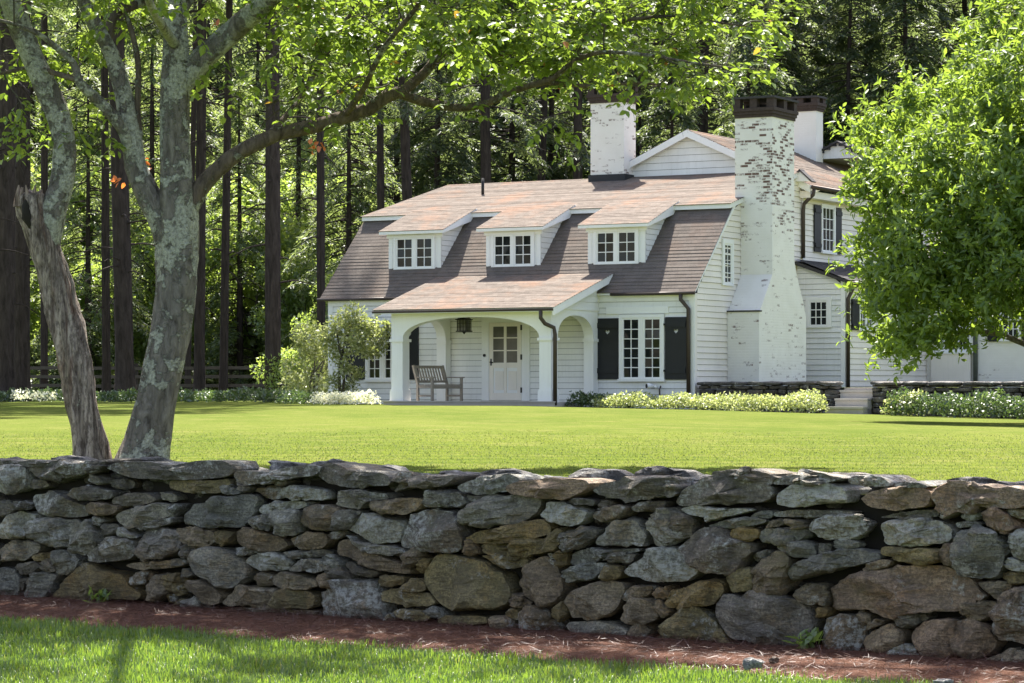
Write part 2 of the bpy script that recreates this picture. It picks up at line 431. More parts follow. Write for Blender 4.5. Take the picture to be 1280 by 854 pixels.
def shutter(o, axes, w, h, heart=True, parent=house):
    """plank shutter with two battens and a heart cut through it"""
    a = Pl(None, o, *axes); bm = bmesh.new(); mb = MB(); p = Pl(mb, o, *axes)
    th = 0.035
    def loop(pts, hh): 
        vs = [bm.verts.new(a.at(x, y, hh)) for x, y in pts]
        return vs, [bm.edges.new((vs[i], vs[(i + 1) % len(vs)])) for i in range(len(vs))]
    outer = [(0, 0), (w, 0), (w, h), (0, h)]
    hp = []
    cx, cy, sz = w * .5, h * .775, 0.075
    for i in range(16):
        t = 2 * math.pi * i / 16
        hp.append((cx + sz * (16 * math.sin(t) ** 3) / 17, cy + sz * (13 * math.cos(t) - 5 * math.cos(2 * t) - 2 * math.cos(3 * t) - math.cos(4 * t)) / 17))
    es = []
    _, e1 = loop(outer, 0.06); es += e1
    if heart:
        _, e2 = loop(hp, 0.06); es += e2
    bmesh.ops.triangle_fill(bm, use_beauty=True, use_dissolve=False, edges=es)
    r = bmesh.ops.extrude_face_region(bm, geom=bm.faces[:])
    bmesh.ops.translate(bm, verts=[v for v in r['geom'] if isinstance(v, bmesh.types.BMVert)], vec=a.an * -th)
    bmesh.ops.recalc_face_normals(bm, faces=bm.faces)
    me = bpy.data.meshes.new('shutter'); bm.to_mesh(me); bm.free(); me.materials.append(M['shutter'])
    o2 = bpy.data.objects.new('shutter', me); COL.objects.link(o2); o2.parent = parent
    for b0, b1 in ((h * .10, h * .185), (h * .84, h * .925)):
        mb = MB(); p = Pl(mb, o, *axes)
        p.box(0.015, w - .015, b0, b1, .0605, .088, M['shutter'])
        p.box(-.03, 0.03, (b0 + b1) / 2 - .025, (b0 + b1) / 2 + .025, .089, .10, M['iron'])
        mb.build('batten', o2)
    return o2

def part(name, fn, parent=house):
    mb = MB(); fn(mb); return mb.build(name, parent)

EXP = 0.15                                        # clapboard exposure
W = M['white']
# ---- walls
part('wall', lambda b: b.rows([(-11.05, 1.0), (-0.14, 1.0), (-0.14, 3.98), (-11.05, 3.98)], (0, 0, 0), *FRONT, EXP, .026, W, .4, .008))
part('wall', lambda b: b.rows([(0.12, 1.0), (6.95, 1.0), (6.95, 7.5), (2.4, 6.36), (0.12, 4.1)], (0, 0, 0), *RIGHT, EXP, .026, M['cream'], .4, .008))
part('wall', lambda b: b.rows([(0, 1.0), (13.6, 1.0), (13.6, 4.1), (11.3, 6.36), (6.86, 7.55), (2.4, 6.36), (0, 4.1)], (-11.05, 0, 0), (0, 1, 0), (0, 0, 1), (-1, 0, 0), EXP, .02, W, .3))
part('wall', lambda b: b.box(-11.0, -6.9, 13.3, 13.6, 1.0, 4.1, W))
def corner(b):
    b.box(-0.14, 0.024, -0.026, 0.0, 1.0, 4.0, M['trim']); b.box(0.0, 0.024, 0.0, 0.12, 1.0, 4.02, M['cream'])
    b.box(-11.08, -10.93, -.026, 0, 1.0, 4.0, M['trim'])
    b.box(-11.05, 0, 0.002, .1, 3.9, 4.05, M['trim'])
part('corner_board', corner)
def frieze(b):
    b.box(-11.05, 0.0, -0.034, -0.006, 3.85, 3.99, M['trim'])
part('frieze', frieze)
part('head_board', lambda b: b.box(-2.5, -0.72, -0.044, -0.004, 3.52, 3.70, M['trim']))
# ---- gambrel roof
def slope_rows(b, poly, v0, z0, v1, z1, thick=.010, exposure=.13, mat='shingle'):
    d = Vector((0, v1 - v0, z1 - z0)).normalized(); n = Vector((0, -d.z, d.y))
    b.rows(poly, (0, v0, z0), (1, 0, 0), d, n, exposure, thick, M[mat], .5)
L1 = math.hypot(2.45, 2.44)
def lower(b):
    b.prism([(-.12, 4.0), (-.12, 4.055), (2.4, 6.5), (2.4, 6.38)], 0, -11.25, 0.07, M['trim'])
    slope_rows(b, [(-11.27, 0), (.09, 0), (.09, L1 - .04), (-11.27, L1 - .04)], -.14, 4.06, 2.31, 6.50, mat='shingle_grey')
part('roof', lower)
def upper(b):
    L = math.hypot(4.82, 1.3)
    b.prism([(2.02, 6.30), (2.02, 6.42), (6.86, 7.63), (6.86, 7.5)], 0, -11.27, 0.09, M['trim'])
    slope_rows(b, [(-11.30, -.02), (.12, -.02), (.12, L + .02), (-11.30, L + .02)], 2.0, 6.43, 6.86, 7.645, .006, .13)
part('roof', upper)
def back(b):
    b.prism([(6.86, 7.5), (6.86, 7.64), (11.7, 6.42), (11.7, 6.3)], 0, -11.27, -6.9, M['shingle'])
    b.prism([(11.3, 6.3), (11.3, 6.45), (13.8, 4.05), (13.7, 4.0)], 0, -11.25, -6.9, M['shingle'])
part('roof', back)
# ---- dormers
def dormer(u0, u1):
    um = (u0 + u1) / 2
    def body(b):
        F_, T = 0.68, M['trim']
        b.box(u0, u1, F_, F_ + .05, 4.74, 5.80, T)                                    # face
        n = Vector((1, 0, 0))
        for uu, s in ((u1, 1), (u0, -1)):                                             # cheeks, clapboarded
            b.rows([(.02, .0), (.04, .0), (1.75, 1.64), (1.75, 1.72), (.02, 1.15)], (uu, F_ + .01, 4.76), (0, 1, 0), (0, 0, 1), (s, 0, 0), .14, .016, M['white'], .3, .007)
        b.box(u0 - .012, u0 + .1, F_ - .012, F_ - .001, 4.80, 5.74, T); b.box(u1 - .1, u1 + .012, F_ - .012, F_ - .001, 4.80, 5.74, T)
        b.box(u0 - .03, u1 + .03, F_ - .05, F_ + .03, 4.735, 4.80, T)                 # sill
        b.box(u0 - .06, u1 + .06, F_ - .04, F_ + .02, 5.70, 5.84, T)                  # head board
    d = part('dormer', body)
    def rf(b):
        a, c = u0 - .22, u1 + .2
        v0, z0, v1, z1 = .47, 5.885, 2.34, 6.575
        b.prism([(v0 + .01, z0 - .09), (v0 + .01, z0 - .01), (v1, z1 - .012), (v1, z1 - .3)], 0, a + .01, c - .01, M['trim'])
        slope_rows(b, [(a, 0), (c, 0), (c, math.hypot(v1 - v0, z1 - z0)), (a, math.hypot(v1 - v0, z1 - z0))], v0, z0, v1, z1, .006, .13)
    r = MB(); rf(r); r.build('dormer_roof', d)
    w = 1.17
    window((um - w / 2, .68, 4.87), FRONT, w, .83, 2, 3, 2, .07, d, 'window_frame', False, .075)
for u0, u1 in ((-9.54, -7.90), (-6.47, -4.83), (-3.39, -1.73)): dormer(u0, u1)
# ---- gutters and downspouts
for a, c in ((-11.32, -7.6), (-2.3, .1)):
    part('gutter', lambda b: (b.tube([(a, -.19, 4.02), (c, -.19, 4.02)], .042, M['gutter'], 8), b.box(a, c, -.19, -.10, 4.02, 4.05, M['gutter'])))
part('gutter', lambda b: (b.tube([(-7.82, -2.93, 3.57), (-2.5, -2.93, 3.57)], .034, M['gutter'], 8)))
part('downspout', lambda b: b.tube([(-.30, -.18, 4.0), (-.30, -.18, 3.86), (-.12, -.10, 3.62), (-.12, -.10, 1.1)], .055, M['gutter'], 8))
part('downspout', lambda b: b.tube([(-2.86, -2.93, 3.55), (-2.86, -2.93, 3.36), (-2.80, -2.82, 3.22), (-2.64, -2.64, 3.12), (-2.62, -2.62, 2.95), (-2.62, -2.62, 1.18)], .052, M['gutter'], 8))
# ---- ground floor windows and shutters
def box_window(u, z, w, h):
    return window((u, -.026, z), FRONT, w, h, 2, 6, 2, .085, house, 'window', True, .10)
box_window(-2.03, 1.84, 1.12, 1.57)
shutter((-2.78, -.0, 1.83), FRONT, .64, 1.58); shutter((-.80, 0, 1.82), FRONT, .60, 1.60)
box_window(-9.76, 1.84, .92, 1.57)
shutter((-10.48, 0, 1.83), FRONT, .60, 1.58); shutter((-8.75, 0, 1.83), FRONT, .58, 1.58)
window((.015, 1.72, 4.32), RIGHT, .46, 1.05, 2, 4, 1, .11, house, 'window', False)
# ---- porch
def arch_poly(a0, a1, zs, za, n=2.3, k=20):
    c, r = (a0 + a1) / 2, (a1 - a0) / 2
    pts = []
    for i in range(k + 1):
        t = math.pi * i / k
        pts.append((c + r * math.copysign(abs(math.cos(t)) ** (2 / n), math.cos(t)), zs + (za - zs) * math.sin(t) ** (2 / n)))
    return pts                                         # right to left
def arch_panel(b, top, a0, a1, x0, x1, zs, za, axis, lo, hi, m):
    """spandrel over an arch: built in strips so that no face is concave"""
    ar = list(reversed(arch_poly(a0, a1, zs, za)))
    tz = lambda x: top[0][1] + (top[1][1] - top[0][1]) * (x - top[0][0]) / (top[1][0] - top[0][0])
    b.prism([(x0, zs), (a0, zs), (a0, tz(a0)), (x0, tz(x0))], axis, lo, hi, m)
    b.prism([(a1, zs), (x1, zs), (x1, tz(x1)), (a1, tz(a1))], axis, lo, hi, m)
    for (p, q) in zip(ar[:-1], ar[1:]):
        if q[0] - p[0] < 1e-4: continue
        b.prism([p, q, (q[0], tz(q[0])), (p[0], tz(p[0]))], axis, lo, hi, m)
T = M['trim']
PL, PR = -7.45, -2.74
for a in (PL, PR - .34):
    def post(b, a=a):
        b.box(a, a + .34, -2.6, -2.26, 1.2, 2.86, T)
    po = part('porch_post', post)
    mb = MB(); mb.box(a - .03, a + .37, -2.63, -2.23, 1.2, 1.56, T); mb.build('plinth', po)
    mb = MB(); mb.box(a - .04, a + .38, -2.64, -2.22, 2.80, 2.875, T); mb.build('capital', po)
part('porch_arch', lambda b: arch_panel(b, ((PL, 3.60), (PR, 3.60)), PL + .34, PR - .34, PL, PR, 2.86, 3.42, 1, -2.6, -2.3, T))
for a in (PL, PR - .28):
    part('porch_arch', lambda b, a=a: arch_panel(b, ((-2.6, 3.62), (0.2, 4.38)), -2.25, -.30, -2.3, -.05, 2.86, 3.46, 0, a + .004, a + .28, T))
    def pil(b, a=a):
        b.box(a, a + .28, -.30, -.03, 1.2, 2.86, T); b.box(a - .03, a + .31, -.33, -.03, 2.80, 2.875, T)
    part('porch_pilaster', pil)
def porch_gable(b):
    b.box(PR + .005, PR + .03, -2.2, -.03, 3.60, 3.66, T)
    b.rows([(-2.0, 3.66), (-.02, 3.66), (-.02, 4.30), (-.3, 4.25)], (PR + .006, 0, 0), *RIGHT, .15, .018, W, .2, .007)
part('porch_gable', porch_gable)
part('porch_ceiling', lambda b: b.box(PL + .01, PR - .01, -2.59, -.03, 3.50, 3.54, T))
def deck(b):
    b.box(-7.62, -2.6, -2.72, -.03, 1.0, 1.245, M['pale_stone'])
    b.box(-7.66, -2.56, -2.76, -2.70, 1.245, 1.275, M['pale_stone'])
part('porch_floor', deck)
def proof(b):
    v0, z0, v1, z1 = -2.95, 3.625, .70, 4.69
    n = math.hypot(v1 - v0, z1 - z0)
    b.prism([(v0 + .02, z0 - .10), (v0 + .02, z0 - .012), (v1, z1 - .014), (v1, z1 - .12)], 0, -7.78, -2.52, T)
    slope_rows(b, [(-7.82, 0), (-2.48, 0), (-2.48, n), (-7.82, n)], v0, z0, v1, z1, .007, .13)
    for a in (-7.80, -2.53):
        b.prism([(v0 + .03, z0 - .20), (v0 + .01, z0 - .011), (v1 - .1, z1 - .045), (v1 - .1, z1 - .24)], 0, a, a + .035, T)
part('porch_roof', proof)
# ---- front door
DU0, DU1, DZ0, DZ1 = -5.99, -5.0, 1.27, 3.34
def casing(b):
    p = Pl(b, (0, 0, 0), *FRONT)
    p.box(DU0 - .22, DU0, DZ0, DZ1 + .2, 0.0, .05, T); p.box(DU1, DU1 + .24, DZ0, DZ1 + .2, 0.0, .05, T)
    p.box(DU0, DU1, DZ1, DZ1 + .2, 0.0, .05, T); p.box(DU0 - .2, DU1 + .2, DZ0 - .03, DZ0, 0.0, .14, M['pale_stone'])
part('door_casing', casing)
def leaf(b):
    p = Pl(b, (0, 0, 0), *FRONT)
    p.box(DU0 + .01, DU1 - .01, DZ0 + .01, DZ1 - .01, .021, .026, M['trim'])
    for a0, a1, b0, b1 in ((DU0 + .01, DU0 + .13, 0, 2.06), (DU1 - .13, DU1 - .01, 0, 2.06), (-5.535, -5.455, 0, 2.06),
                           (DU0 + .13, DU1 - .13, 0, .2), (DU0 + .13, DU1 - .13, .86, 1.0), (DU0 + .13, DU1 - .13, 1.95, 2.06),
                           (DU0 + .13, DU1 - .13, 1.30, 1.335), (DU0 + .13, DU1 - .13, 1.635, 1.67)):
        if a1 - a0 > .5:
            p.box(a0, -5.535, DZ0 + .01 + b0, DZ0 + .005 + b1, .026, .044, M['cream']); p.box(-5.455, a1, DZ0 + .01 + b0, DZ0 + .005 + b1, .026, .044, M['cream'])
        else: p.box(a0, a1, DZ0 + .01 + b0, DZ0 + .005 + b1, .026, .046, M['cream'])
    for a0 in (DU0 + .19, -5.40):
        p.box(a0, a0 + .25, DZ0 + .28, DZ0 + .78, .026, .037, M['cream'])
door = part('door', leaf)
M['doorglass'] = mat_plain('curtained_glass', (0.11, 0.105, 0.09), 0.12, 0.6, 2.2, bump=0.02)
for a0, a1 in ((DU0 + .13, -5.535), (-5.455, DU1 - .13)):
    for b0, b1 in ((1.0, 1.30), (1.335, 1.635), (1.67, 1.95)):
        mb = MB(); Pl(mb, (0, 0, 0), *FRONT).box(a0, a1, DZ0 + .005 + b0, DZ0 + .01 + b1, .027, .032, M['doorglass']); mb.build('pane', door)

mb = MB(); p = Pl(mb, (0, 0, 0), *FRONT); p.box(DU0 + .05, DU0 + .09, 2.2, 2.38, .047, .056, M['iron'])
mb.tube([(DU0 + .07, -.05, 2.29), (DU0 + .07, -.11, 2.29), (DU0 + .16, -.115, 2.28)], .016, M['iron'], 6); mb.build('handle', door)
for z in (1.55, 2.42, 3.2):
    mb = MB(); p = Pl(mb, (0, 0, 0), *FRONT); p.box(DU1 - .03, DU1 + .02, z - .07, z + .07, .051, .06, M['iron']); mb.build('hinge', door)
part('doorbell', lambda b: b.tube([(-6.12, -.045, 2.47), (-6.12, -.075, 2.47)], .04, M['iron'], 10))

# ---- end chimney
def chimney_cap(b, u0, u1, v0, v1, z, h=.55):
    m = M['darkbrick']
    for k, (e, a, c) in enumerate(((.03, 0, .08), (.06, .08, .16), (.09, .16, .25))):
        b.box(u0 - e, u1 + e, v0 - e, v1 + e, z + a + .001 * k, z + c, m)
    p = .2
    z0, z1 = z + .25, z + h - .06
    for a in (u0 - .06, (u0 + u1) / 2 - p / 2, u1 + .06 - p):
        for c in (v0 - .06, v1 + .06 - p): b.box(a, a + p, c, c + p, z0, z1, m)
    for a in (u0 - .06, u1 + .06 - p):
        if v1 - v0 > 1: b.box(a, a + p, (v0 + v1) / 2 - p / 2, (v0 + v1) / 2 + p / 2, z0, z1, m)
    b.box(u0 - .1, u1 + .1, v0 - .1, v1 + .1, z1, z + h, M['slate'])
    b.box(u0 + .2, u1 - .2, v0 + .2, v1 - .2, z0, z0 + .1, M['core'])
def endchim(b):
    m = M['brick']; o = .92
    zb, zt, ct = 3.62, 4.58, 8.72
    prof = [(1.97, 1.0), (5.1, 1.0), (5.1, 3.5), (4.95, 3.85), (4.62, 4.35), (4.40, 4.75), (4.29, 5.0), (4.28, ct), (2.83, ct), (2.83, zt), (2.04, zb), (1.97, zb)]
    for s, u in ((1, o),):
        b.face([(u, q[0], q[1]) for q in prof], m, [(q[0], q[1]) for q in prof])
    for i in range(len(prof)):
        a, c = prof[i], prof[(i + 1) % len(prof)]
        L = math.hypot(c[0] - a[0], c[1] - a[1])
        vert = abs(c[1] - a[1]) >= abs(c[0] - a[0])
        t0 = a[1] if vert else 0.0; t1 = c[1] if vert else L
        b.face([(0.02, a[0], a[1]), (o, a[0], a[1]), (o, c[0], c[1]), (.02, c[0], c[1])], m, [(0, t0), (o, t0), (o, t1), (0, t1)])
    b.box(0.0, o + .04, 1.93, 2.07, zb - .035, zb + .005, M['slate'])
    b.face([(-.0, 2.83, 5.2), (0.0, 2.83, ct), (-.0, 4.28, ct), (0, 4.28, 5.2)], m)
    b.box(-.15, 0.02, 2.83, 4.28, 6.0, ct - .003, m)
ch = part('chimney', endchim)
mb = MB(); chimney_cap(mb, -.12, .92, 2.83, 4.28, 8.72); mb.build('chimney_cap', ch)
# ---- ridge chimney and rear chimney
def stack(u0, u1, v0, v1, z0, z1, mat, cap=.55):
    c = part('chimney', lambda b: b.box(u0, u1, v0, v1, z0, z1, M[mat]))
    mb = MB(); chimney_cap(mb, u0, u1, v0, v1, z1, cap); mb.build('chimney_cap', c)
    mb = MB(); mb.box(u0 - .05, u1 + .05, v0 - .05, v1 + .05, z0, z0 + .55, M['lead']); mb.build('flashing', c)
stack(-6.27, -5.2, 6.35, 7.1, 7.15, 9.75, 'brick2')
stack(-3.5, -2.5, 14.0, 14.55, 7.9, 10.05, 'brick3', .46)
# ---- rear block (two storeys, gable to the front)
AP, AZ, SL = -3.4, 8.80, .455
def gablewall(b):
    hw_ = 3.45
    b.rows([(AP - hw_, AZ - hw_ * SL), (AP + hw_, AZ - hw_ * SL), (AP, AZ)], (0, 6.92, 0), *FRONT, .19, .02, W, .5, .009)
    b.box(AP - hw_, AP + hw_, 6.94, 7.1, 5.0, AZ - hw_ * SL, W)
part('wall', gablewall)
part('wall', lambda b: b.rows([(6.95, 1.5), (20, 1.5), (20, 7.05), (6.95, 7.05)], (0.002, 0, 0), *RIGHT, EXP, .026, M['cream'], .4, .008))
part('wall', lambda b: b.box(-6.85, -.1, 19.7, 20, 1.0, 7.2, W))
def rear_roof(b):
    for s in (1, -1):
        e = AP + s * 3.75; ez = AZ + .05 - 3.75 * SL
        d = Vector((-s * 3.75, 0, 3.75 * SL)).normalized(); n = Vector((s * d.z, 0, abs(d.x)))
        L = math.hypot(3.75, 3.75 * SL)
        b.rows([(6.72, 0), (20.2, 0), (20.2, L), (6.72, L)], (e, 0, ez + .06), (0, 1, 0), d, n, .13, .011, M['shingle'], .4)
        b.prism([(e, ez - .04), (e, ez + .055), (AP, AZ + .105), (AP, AZ + .0)] if s > 0 else [(e, ez - .04), (AP, AZ), (AP, AZ + .105), (e, ez + .055)], 1, 6.74, 20.2, T)
        # rake boards on the front gable
        b.prism([(e, ez - .14), (e, ez + .05), (AP, AZ + .10), (AP, AZ - .10)], 1, 6.70, 6.735, T)
part('roof', rear_roof)
def ret(b):                                            # little roofed eave return at the front corner
    b.prism([(-.2, 7.30), (.46, 7.30), (.16, 7.58)], 1, 6.50, 6.72, T)
    b.bar((.13, 6.6, 7.62), (.52, 6.6, 7.27), .3, .04, M['slate'], (0, 0, 1)); b.bar((.17, 6.6, 7.62), (-.2, 6.6, 7.33), .3, .04, M['slate'])
    b.box(-.1, .4, 6.55, 6.9, 7.0, 7.28, M['cream']) if False else None
part('eave_return', ret)
part('gutter', lambda b: b.tube([(.42, 6.75, 7.14), (.42, 18.0, 7.14)], .06, M['gutter'], 8))
part('frieze', lambda b: b.box(.02, .33, 6.8, 19, 6.86, 7.05, M['cream']))
part('downspout', lambda b: b.tube([(.42, 6.85, 7.1), (.40, 6.85, 6.95), (.1, 6.9, 6.7), (.08, 6.9, 6.5), (.08, 6.9, 5.2)], .055, M['gutter'], 8))
window((.026, 8.33, 5.45), RIGHT, .86, 1.27, 3, 4, 1, .07)
shutter((.004, 7.76, 5.42), RIGHT, .46, 1.31, False); shutter((.004, 9.30, 5.42), RIGHT, .46, 1.31, False)
# small cross gable on the rear slope
def cross(b):
    a, z, h = -2.02, 9.1, .95
    b.prism([(a - h, z - h * .5), (a + h, z - h * .5), (a, z)], 1, 14.6, 17.5, W)
    for s in (1, -1):
        b.bar((a + s * (h + .15), 16, z - (h + .15) * .5 + .03), (a, 16, z + .03), 3.1, .05, M['slate'])
        for k in range(5): b.box(a + s * (h - .2 * k) - .1, a + s * (h - .2 * k) + .1, 14.50, 14.6, z - (h - .2 * k) * .5 - .03, z - (h - .2 * k) * .5 + .07, M['lead'])
part('cross_gable', cross)
# ---- lean-to on the right side
LV = 6.6; LU = 1.42
part('wall', lambda b: b.rows([(.02, 1.5), (LU - .1, 1.5), (LU - .1, 4.54), (.02, 5.06)], (0, LV, 0), *FRONT, EXP, .026, W, .4, .008))
part('wall', lambda b: b.rows([(LV + .1, 1.5), (13.1, 1.5), (13.1, 4.4), (LV + .1, 4.4)], (LU, 0, 0), *RIGHT, EXP, .026, M['cream'], .4, .008))
def leanroof(b):
    d = Vector((-1, 0, .39)).normalized()
    b.prism([(LU + .14, 4.46), (LU + .16, 4.54), (0.02, 5.10), (.02, 5.0)], 1, LV - .16, 13.2, M['slate'])
    b.rows([(LV - .18, 0), (13.2, 0), (13.2, 1.66), (LV - .18, 1.66)], (LU + .19, 0, 4.545), (0, 1, 0), d, (.363, 0, .93), .14, .012, M['slate'], .3)
part('roof', leanroof)
def lcorner(b):
    b.box(LU - .10, LU + .024, LV - .028, LV + .002, 1.5, 4.53, T); b.box(LU + .001, LU + .024, LV + .002, LV + .1, 1.5, 4.5, M['cream'])
part('corner_board', lcorner)
window((.40, LV - .022, 3.30), FRONT, .55, .70, 3, 3, 1, .10, house, 'window', False)
part('downspout', lambda b: b.tube([(LU + .20, LV + .1, 4.45), (LU + .20, LV + .1, 4.3), (LU + .09, LV + .05, 4.05), (LU + .09, LV + .05, 1.62)], .055, M['gutter'], 8))
part('gutter', lambda b: b.tube([(LU + .22, LV - .15, 4.46), (LU + .22, 13.2, 4.46)], .055, M['gutter'], 8))
shutter((LU + .004, 7.02, 3.2), RIGHT, .52, .85, False)
window((LU + .022, 7.62, 3.24), RIGHT, .9, .78, 2, 3, 2, .07)
# ---- white brick wing at the far right
WV = 13.0
def wing(b):
    b.box(1.30, 9.5, WV, WV + 5, 1.0, 5.4, M['brick3'])
    b.prism([(WV - .3, 5.2), (WV - .3, 5.3), (WV + 2.5, 6.9), (WV + 5.3, 5.3), (WV + 5.3, 5.2)], 0, 1.2, 9.8, M['slate'])
part('wing', wing)
part('window_seat_base', lambda b: (b.box(1.62, 2.82, WV - .16, WV + .02, 1.5, 2.60, M['cream']), b.box(1.60, 2.86, WV - .2, WV + .02, 2.602, 2.66, T)))
window((1.95, WV - .012, 2.68), FRONT, .84, 1.1, 3, 3, 2, .08)
window((3.74, WV - .012, 3.0), FRONT, .52, 1.15, 3, 4, 1, .06)
shutter((3.30, WV, 2.95), FRONT, .40, 1.2, False); shutter((4.32, WV, 2.95), FRONT, .36, 1.2, False)
M['verdigris'] = mat_plain('grey_green_metal', (0.09, 0.10, 0.09), 0.6, 0.4)
part('downspout', lambda b: b.tube([(2.95, WV - .08, 5.2), (2.95, WV - .08, 1.5)], .07, M['verdigris'], 8))
part('vent_pipe', lambda b: b.tube([(-9.0, 4.9, 7.0), (-9.0, 4.9, 7.62)], .045, M['iron'], 8))

# ------------------------------------------------------------------ things at the house
# bench: sits on the porch, back to the left arch, facing right
bx = hw(-6.98, -1.45, 1.247)
bench = empty('garden_bench', bx, 'weathered grey teak bench with slatted back standing on the porch', 'bench', -TH + R(-8))
tk = M['teak']; BL = 1.28
def bp(name, fn): mb = MB(); fn(mb); return mb.build(name, bench)
for y in (-BL / 2, BL / 2 - .06):
    bp('leg', lambda b: (b.bar((0.10, y + .03, 0), (0.10, y + .03, .45), .06, .06, tk, (0, 1, 0)), b.bar((.10, y + .03, .45), (-.06, y + .03, .95), .06, .055, tk, (0, 1, 0))))
    bp('leg', lambda b: b.box(.55, .61, y, y + .06, 0, .62, tk))
    bp('armrest', lambda b: b.box(.04, .66, y - .01, y + .07, .621, .652, tk))
    bp('stretcher', lambda b: b.box(.13, .55, y + .015, y + .045, .13, .18, tk))
    bp('seat_rail', lambda b: b.box(.13, .55, y + .01, y + .05, .36, .43, tk))
bp('seat', lambda b: ([b.box(.06 + k * .092, .14 + k * .092, -BL / 2 + .065, BL / 2 - .065, .432, .455, tk) for k in range(6)],
                      b.box(.56, .60, -BL / 2 + .06, BL / 2 - .06, .34, .43, tk)))
def bk(b):
    b.bar((-.045, -BL / 2 + .06, .91), (-.045, BL / 2 - .06, .91), .045, .075, tk); b.bar((.075, -BL / 2 + .06, .53), (.075, BL / 2 - .06, .53), .04, .06, tk)
    for k in range(10):
        y = -BL / 2 + .12 + k * (BL - .24) / 9
        b.bar((.07, y, .55), (-.04, y, .89), .05, .016, tk, (1, 0, .4))
bp('backrest', bk)
# lantern hanging from the porch ceiling
lp = hw(-6.02, -1.3, 3.10)
lant = empty('porch_lantern', lp, 'black square iron lantern hanging from the porch ceiling', 'lantern', -TH)
I = M['iron']
def lb(b):
    for a in (-.14, .12):
        for c in (-.14, .12): b.box(a, a + .02, c, c + .02, .0, .28, I)
    b.box(-.16, .16, -.16, .16, -.03, 0, I); b.box(-.17, .17, -.17, .17, .28, .305, I)
    b.prism([(-.15, .305), (.15, .305), (.05, .37), (-.05, .37)], 1, -.13, .13, I)
    for z in (.09, .19):
        for s in (-.138, .13): b.box(-.12, .12, s, s + .008, z, z + .012, I); b.box(s, s + .008, -.12, .12, z, z + .012, I)
    for a in (-.05, .04):
        for s in (-.138, .13): b.box(a, a + .012, s, s + .008, 0, .28, I); b.box(s, s + .008, a, a + .012, 0, .28, I)
    b.tube([(0, 0, .37), (0, 0, .405)], .02, I, 6); b.tube([(0, 0, -.03), (0, 0, -.09)], [.06, .01], I, 6)
mb = MB(); lb(mb); mb.build('lantern_cage', lant)
M['lampglass'] = mat_plain('seeded_glass', (0.16, 0.16, 0.15), 0.1, 0.2)
mb = MB(); mb.box(-.115, .115, -.115, .115, .004, .276, M['lampglass']); mb.build('lantern_glass', lant)
# spotlight on the front wall
sp = empty('spotlight', hw(-1.02, -.20, 1.60), 'small white bullet spotlight low on the wall beneath the right shutter', 'spotlight', -TH)
mb = MB(); mb.tube([(0, .14, 0), (.0, .0, .02), (.06, -.1, .05)], [.03, .03, .03], M['trim'], 8); mb.build('bracket', sp)
mb = MB(); mb.tube([(-.02, -.05, .05), (-.10, -.14, .06), (-.14, -.19, .055)], [.05, .075, .08], M['trim'], 12); mb.tube([(-.142, -.193, .055), (-.146, -.198, .055)], .06, M['iron'], 12); mb.build('lamp_head', sp)
mb = MB(); mb.tube([(.12, .1, .05), (.12, .02, -.02), (.14, 0.0, -.22)], .022, M['gutter'], 6); mb.build('cable', sp)
# ================================================================== ground
WL = Vector(((0 - CX) / F * 20.5, 20.5, 0)); WR = Vector(((1280 - CX) / F * 15.5, 15.5, 0))   # front foot of the dry stone wall
WD = (WR - WL).normalized(); WB = Vector((-WD.y, WD.x, 0))                                 # along it, and back behind it
if WB.y < 0: WB = -WB
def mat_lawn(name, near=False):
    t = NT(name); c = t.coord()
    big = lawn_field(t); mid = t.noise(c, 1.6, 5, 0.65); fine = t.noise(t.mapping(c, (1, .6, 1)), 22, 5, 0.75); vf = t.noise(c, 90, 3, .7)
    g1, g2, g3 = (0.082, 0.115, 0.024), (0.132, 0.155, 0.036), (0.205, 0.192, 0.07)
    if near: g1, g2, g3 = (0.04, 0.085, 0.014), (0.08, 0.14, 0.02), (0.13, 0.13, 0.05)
    k = t.mix(big, g1, g2)
    k = t.mix(t.ramp(mid, [(0.48, 0), (0.75, .8)]), k, g3)
    k = t.mix(t.ramp(fine, [(0.42, .38), (0.6, 0)]), k, tuple(q * .5 for q in g1))
    k = t.mix(t.ramp(vf, [(0.55, 0), (0.75, .5)]), k, tuple(q * 1.5 for q in g2))
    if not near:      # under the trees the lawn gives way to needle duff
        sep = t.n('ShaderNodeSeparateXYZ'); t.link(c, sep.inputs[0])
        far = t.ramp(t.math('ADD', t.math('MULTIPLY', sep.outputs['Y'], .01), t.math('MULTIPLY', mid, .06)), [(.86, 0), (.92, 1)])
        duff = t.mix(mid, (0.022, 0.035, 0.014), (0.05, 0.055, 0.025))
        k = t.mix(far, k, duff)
    h = t.math('ADD', t.math('MULTIPLY', fine, .8), t.math('ADD', vf, t.math('MULTIPLY', mid, 1.5)))
    return t.done(t.pbr(k, 1.0, t.bump(h, 0.5, 0.05), 0.0))
M['lawn'] = mat_lawn('mown_lawn'); M['lawn_near'] = mat_lawn('shaded_lawn', True)

